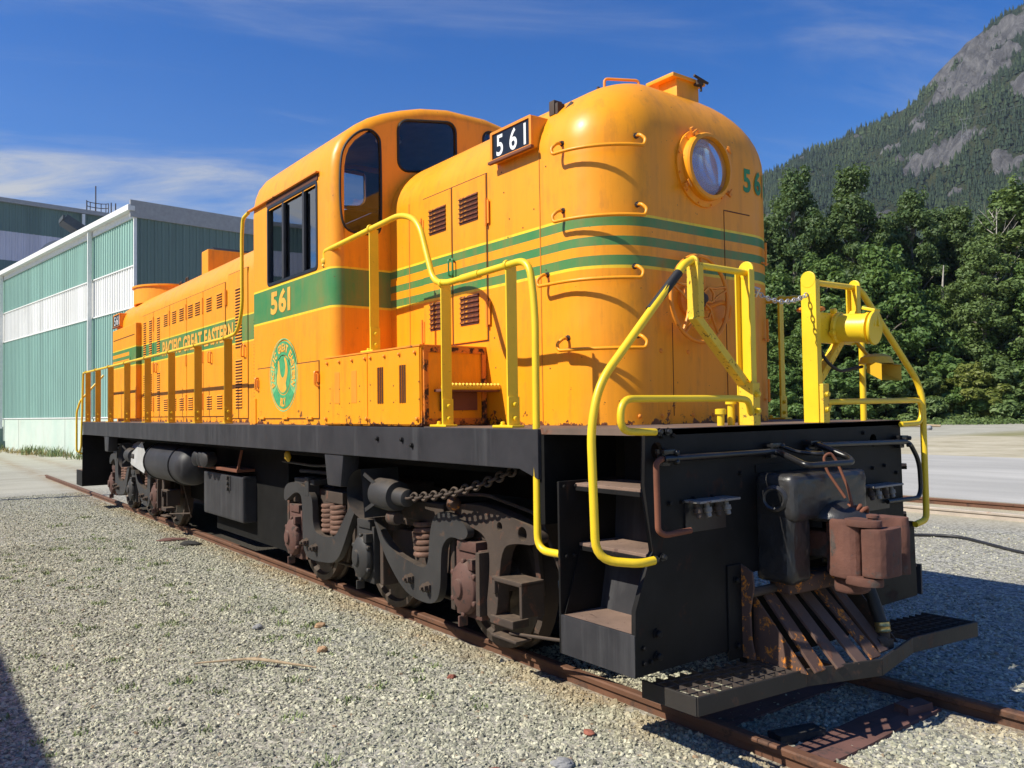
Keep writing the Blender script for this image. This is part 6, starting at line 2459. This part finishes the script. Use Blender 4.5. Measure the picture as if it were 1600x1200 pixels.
at = me.attributes.new("rock", 'FLOAT', 'POINT')
at.data.foreach_set("value", rock)
me.polygons.foreach_set("use_smooth", [True] * len(me.polygons))
k = NT("mountain_rock_and_forest_floor")
av = k.n("ShaderNodeAttribute", attribute_name="rock")
P = k.n("ShaderNodeNewGeometry").outputs["Position"]
rk = k.ramp(k.noise(.045, 9, .76, P, stretch=(1, 1, .4), dist=.6), [(.32, (.04, .041, .045)), (.48, (.13, .127, .13)), (.70, (.29, .28, .27))])
fl = k.ramp(k.noise(.03, 6, .65, P), [(.3, (.030, .045, .022)), (.7, (.075, .085, .035))])
mk = k.ramp(k.math('ADD', av.outputs["Fac"], k.math('MULTIPLY', k.math('SUBTRACT', k.noise(.06, 6, .7, P), .5), 1.0)), [(.38, 0.0), (.55, 1.0)])
k.color(k.mix(mk, fl, rk))
k.set(.9, 0, .2)
k.bump(k.math('ADD', k.noise(.05, 9, .78, P, stretch=(1, 1, .45)), k.math('MULTIPLY', k.noise(.02, 3, .6, P, dist=1.5), .8)), 1.0, 16.0)
me.materials.append(k.m)
mt = place("mountain", me, None)
tag(mt, "steep forested mountain with grey granite faces", None, None, "structure")

# conifers over the slopes
rng = np.random.default_rng(8)
V, F = [], []
cnt = 0
nsamp = 0
while cnt < 26000 and nsamp < 90000:
    nsamp += 1
    d = D0 + 60 + (D1 - D0 - 55) * rng.random() ** .75
    l = rng.uniform(-.19, .20) * d
    h = terrain(l, d)
    r = rockiness(l, d, h)
    if r > .20 + .22 * rng.random():
        continue
    q = CAMP + EF * d + EL * l
    H = (5.5 + 13 * rng.random() ** 2.2) * (1.1 if r < 0 else .75)
    w = H * rng.uniform(.13, .26)
    if fbm(l / 55, d / 55, 9.0, 3) < -.28 and rng.random() < .75:
        continue
    o = len(V)
    a0 = rng.uniform(0, 6.28)
    for (z, ww) in ((.10, 1.0), (.48, .62)):
        for k_ in range(5):
            a = a0 + k_ * 1.2566 + z
            V.append((q.x + w * ww * math.cos(a), q.y + w * ww * math.sin(a), h + GZ + H * z - 1))
    V.append((q.x, q.y, h + GZ + H * .66 - 1))
    V.append((q.x, q.y, h + GZ + H - 1))
    for k_ in range(5):
        F.append((o + k_, o + (k_ + 1) % 5, o + 10))
        F.append((o + 5 + k_, o + 5 + (k_ + 1) % 5, o + 11))
    cnt += 1
me = bpy.data.meshes.new("mountain_forest")
me.from_pydata(V, [], F)
k = NT("conifer_foliage")
geo = k.n("ShaderNodeNewGeometry")
f1 = k.noise(.008, 4, .6, geo.outputs["Position"])
c = k.ramp(k.math('ADD', k.math('MULTIPLY', f1, .9), k.math('MULTIPLY', geo.outputs["Random Per Island"], .25)), [(.35, (.016, .030, .020)), (.6, (.030, .050, .026)), (.8, (.060, .085, .034))])
k.color(c)
k.set(.8, 0, .2)
me.materials.append(k.m)
o = place("mountain_forest", me, None)
tag(o, "conifer forest covering the mountain slopes", "forest", None, "stuff")

# pylon on the slope with its wires
best = None
for i in range(200):
    d = 900 + i * 4
    l = .0747 * d
    h = terrain(l, d)
    e = abs(h / d - .2821)
    if best is None or e < best[0]:
        best = (e, d, l, h)
_, d, l, h = best
q = CAMP + EF * d + EL * l
M['pylon'] = plain("pylon_steel", (.20, .21, .21), .7, 0, var=.1)
py = thing("power_pylon", "lattice power pylon on the mountain slope", "pylon", (q.x, q.y, h))
PH = .0292 * d
m = MB()
for sx in (-1, 1):
    for sy in (-1, 1):
        m.bar(q + EL * (sx * 5) + EF * (sy * 4) + Vector((0, 0, h - 3)), q + EL * (sx * 1.6) + EF * (sy * 1.2) + Vector((0, 0, h + PH * .7)), .28, .28)
for i in range(6):
    t0, t1_ = i / 6, (i + 1) / 6
    w0, w1_ = 5 - 3.4 * t0, 5 - 3.4 * t1_
    z0, z1_ = h + PH * .7 * t0, h + PH * .7 * t1_
    for s in (-1, 1):
        m.bar(q + EL * (s * w0) - EF * 3 + Vector((0, 0, z0)), q - EL * (s * w1_) - EF * 2 + Vector((0, 0, z1_)), .16, .16)
m.build("tower_legs", M['pylon'], py, None)
m = MB()
for s in (-1, 1):
    m.bar(q + EL * (s * 1.6) + Vector((0, 0, h + PH * .7)), q + EL * (s * 6.0) + Vector((0, 0, h + PH)), .25, .25)
    m.bar(q + EL * (s * 6.5) + Vector((0, 0, h + PH)), q + EL * (s * 2.0) + Vector((0, 0, h + PH * .86)), .2, .2)
m.bar(q - EL * 7.5 + Vector((0, 0, h + PH * .86)), q + EL * 7.5 + Vector((0, 0, h + PH * .86)), .25, .25)
m.build("crossarm", M['pylon'], py, None)
for i, s in enumerate((-7, -2, 2, 7)):
    a = q + EL * s + Vector((0, 0, h + PH * .84))
    b = a + EL * 320 - EF * 40 + Vector((0, 0, 55 + i * 5))
    pth = [a.lerp(b, t / 12) - Vector((0, 0, 10 * 4 * (t / 12) * (1 - t / 12))) for t in range(13)]
    m = MB().tube(pth, .05, 4)
    m.build("power_line", M['pylon'], py, None)

# ================================================================== HAZE
k = NT("valley_haze")
k.t.nodes.remove(k.b)
pv = k.n("ShaderNodeVolumePrincipled")
pv.inputs["Color"].default_value = (.72, .82, 1.0, 1)
pv.inputs["Density"].default_value = 0.000065
pv.inputs["Anisotropy"].default_value = 0.2
k.link(pv.outputs[0], k.out.inputs["Volume"])
o = MB().box(-2620, 1920, -400, 3120, GZ - 2.5, 880).build("haze", k.m, None, None)
tag(o, "thin blue summer haze over the valley", "haze", None, "stuff")
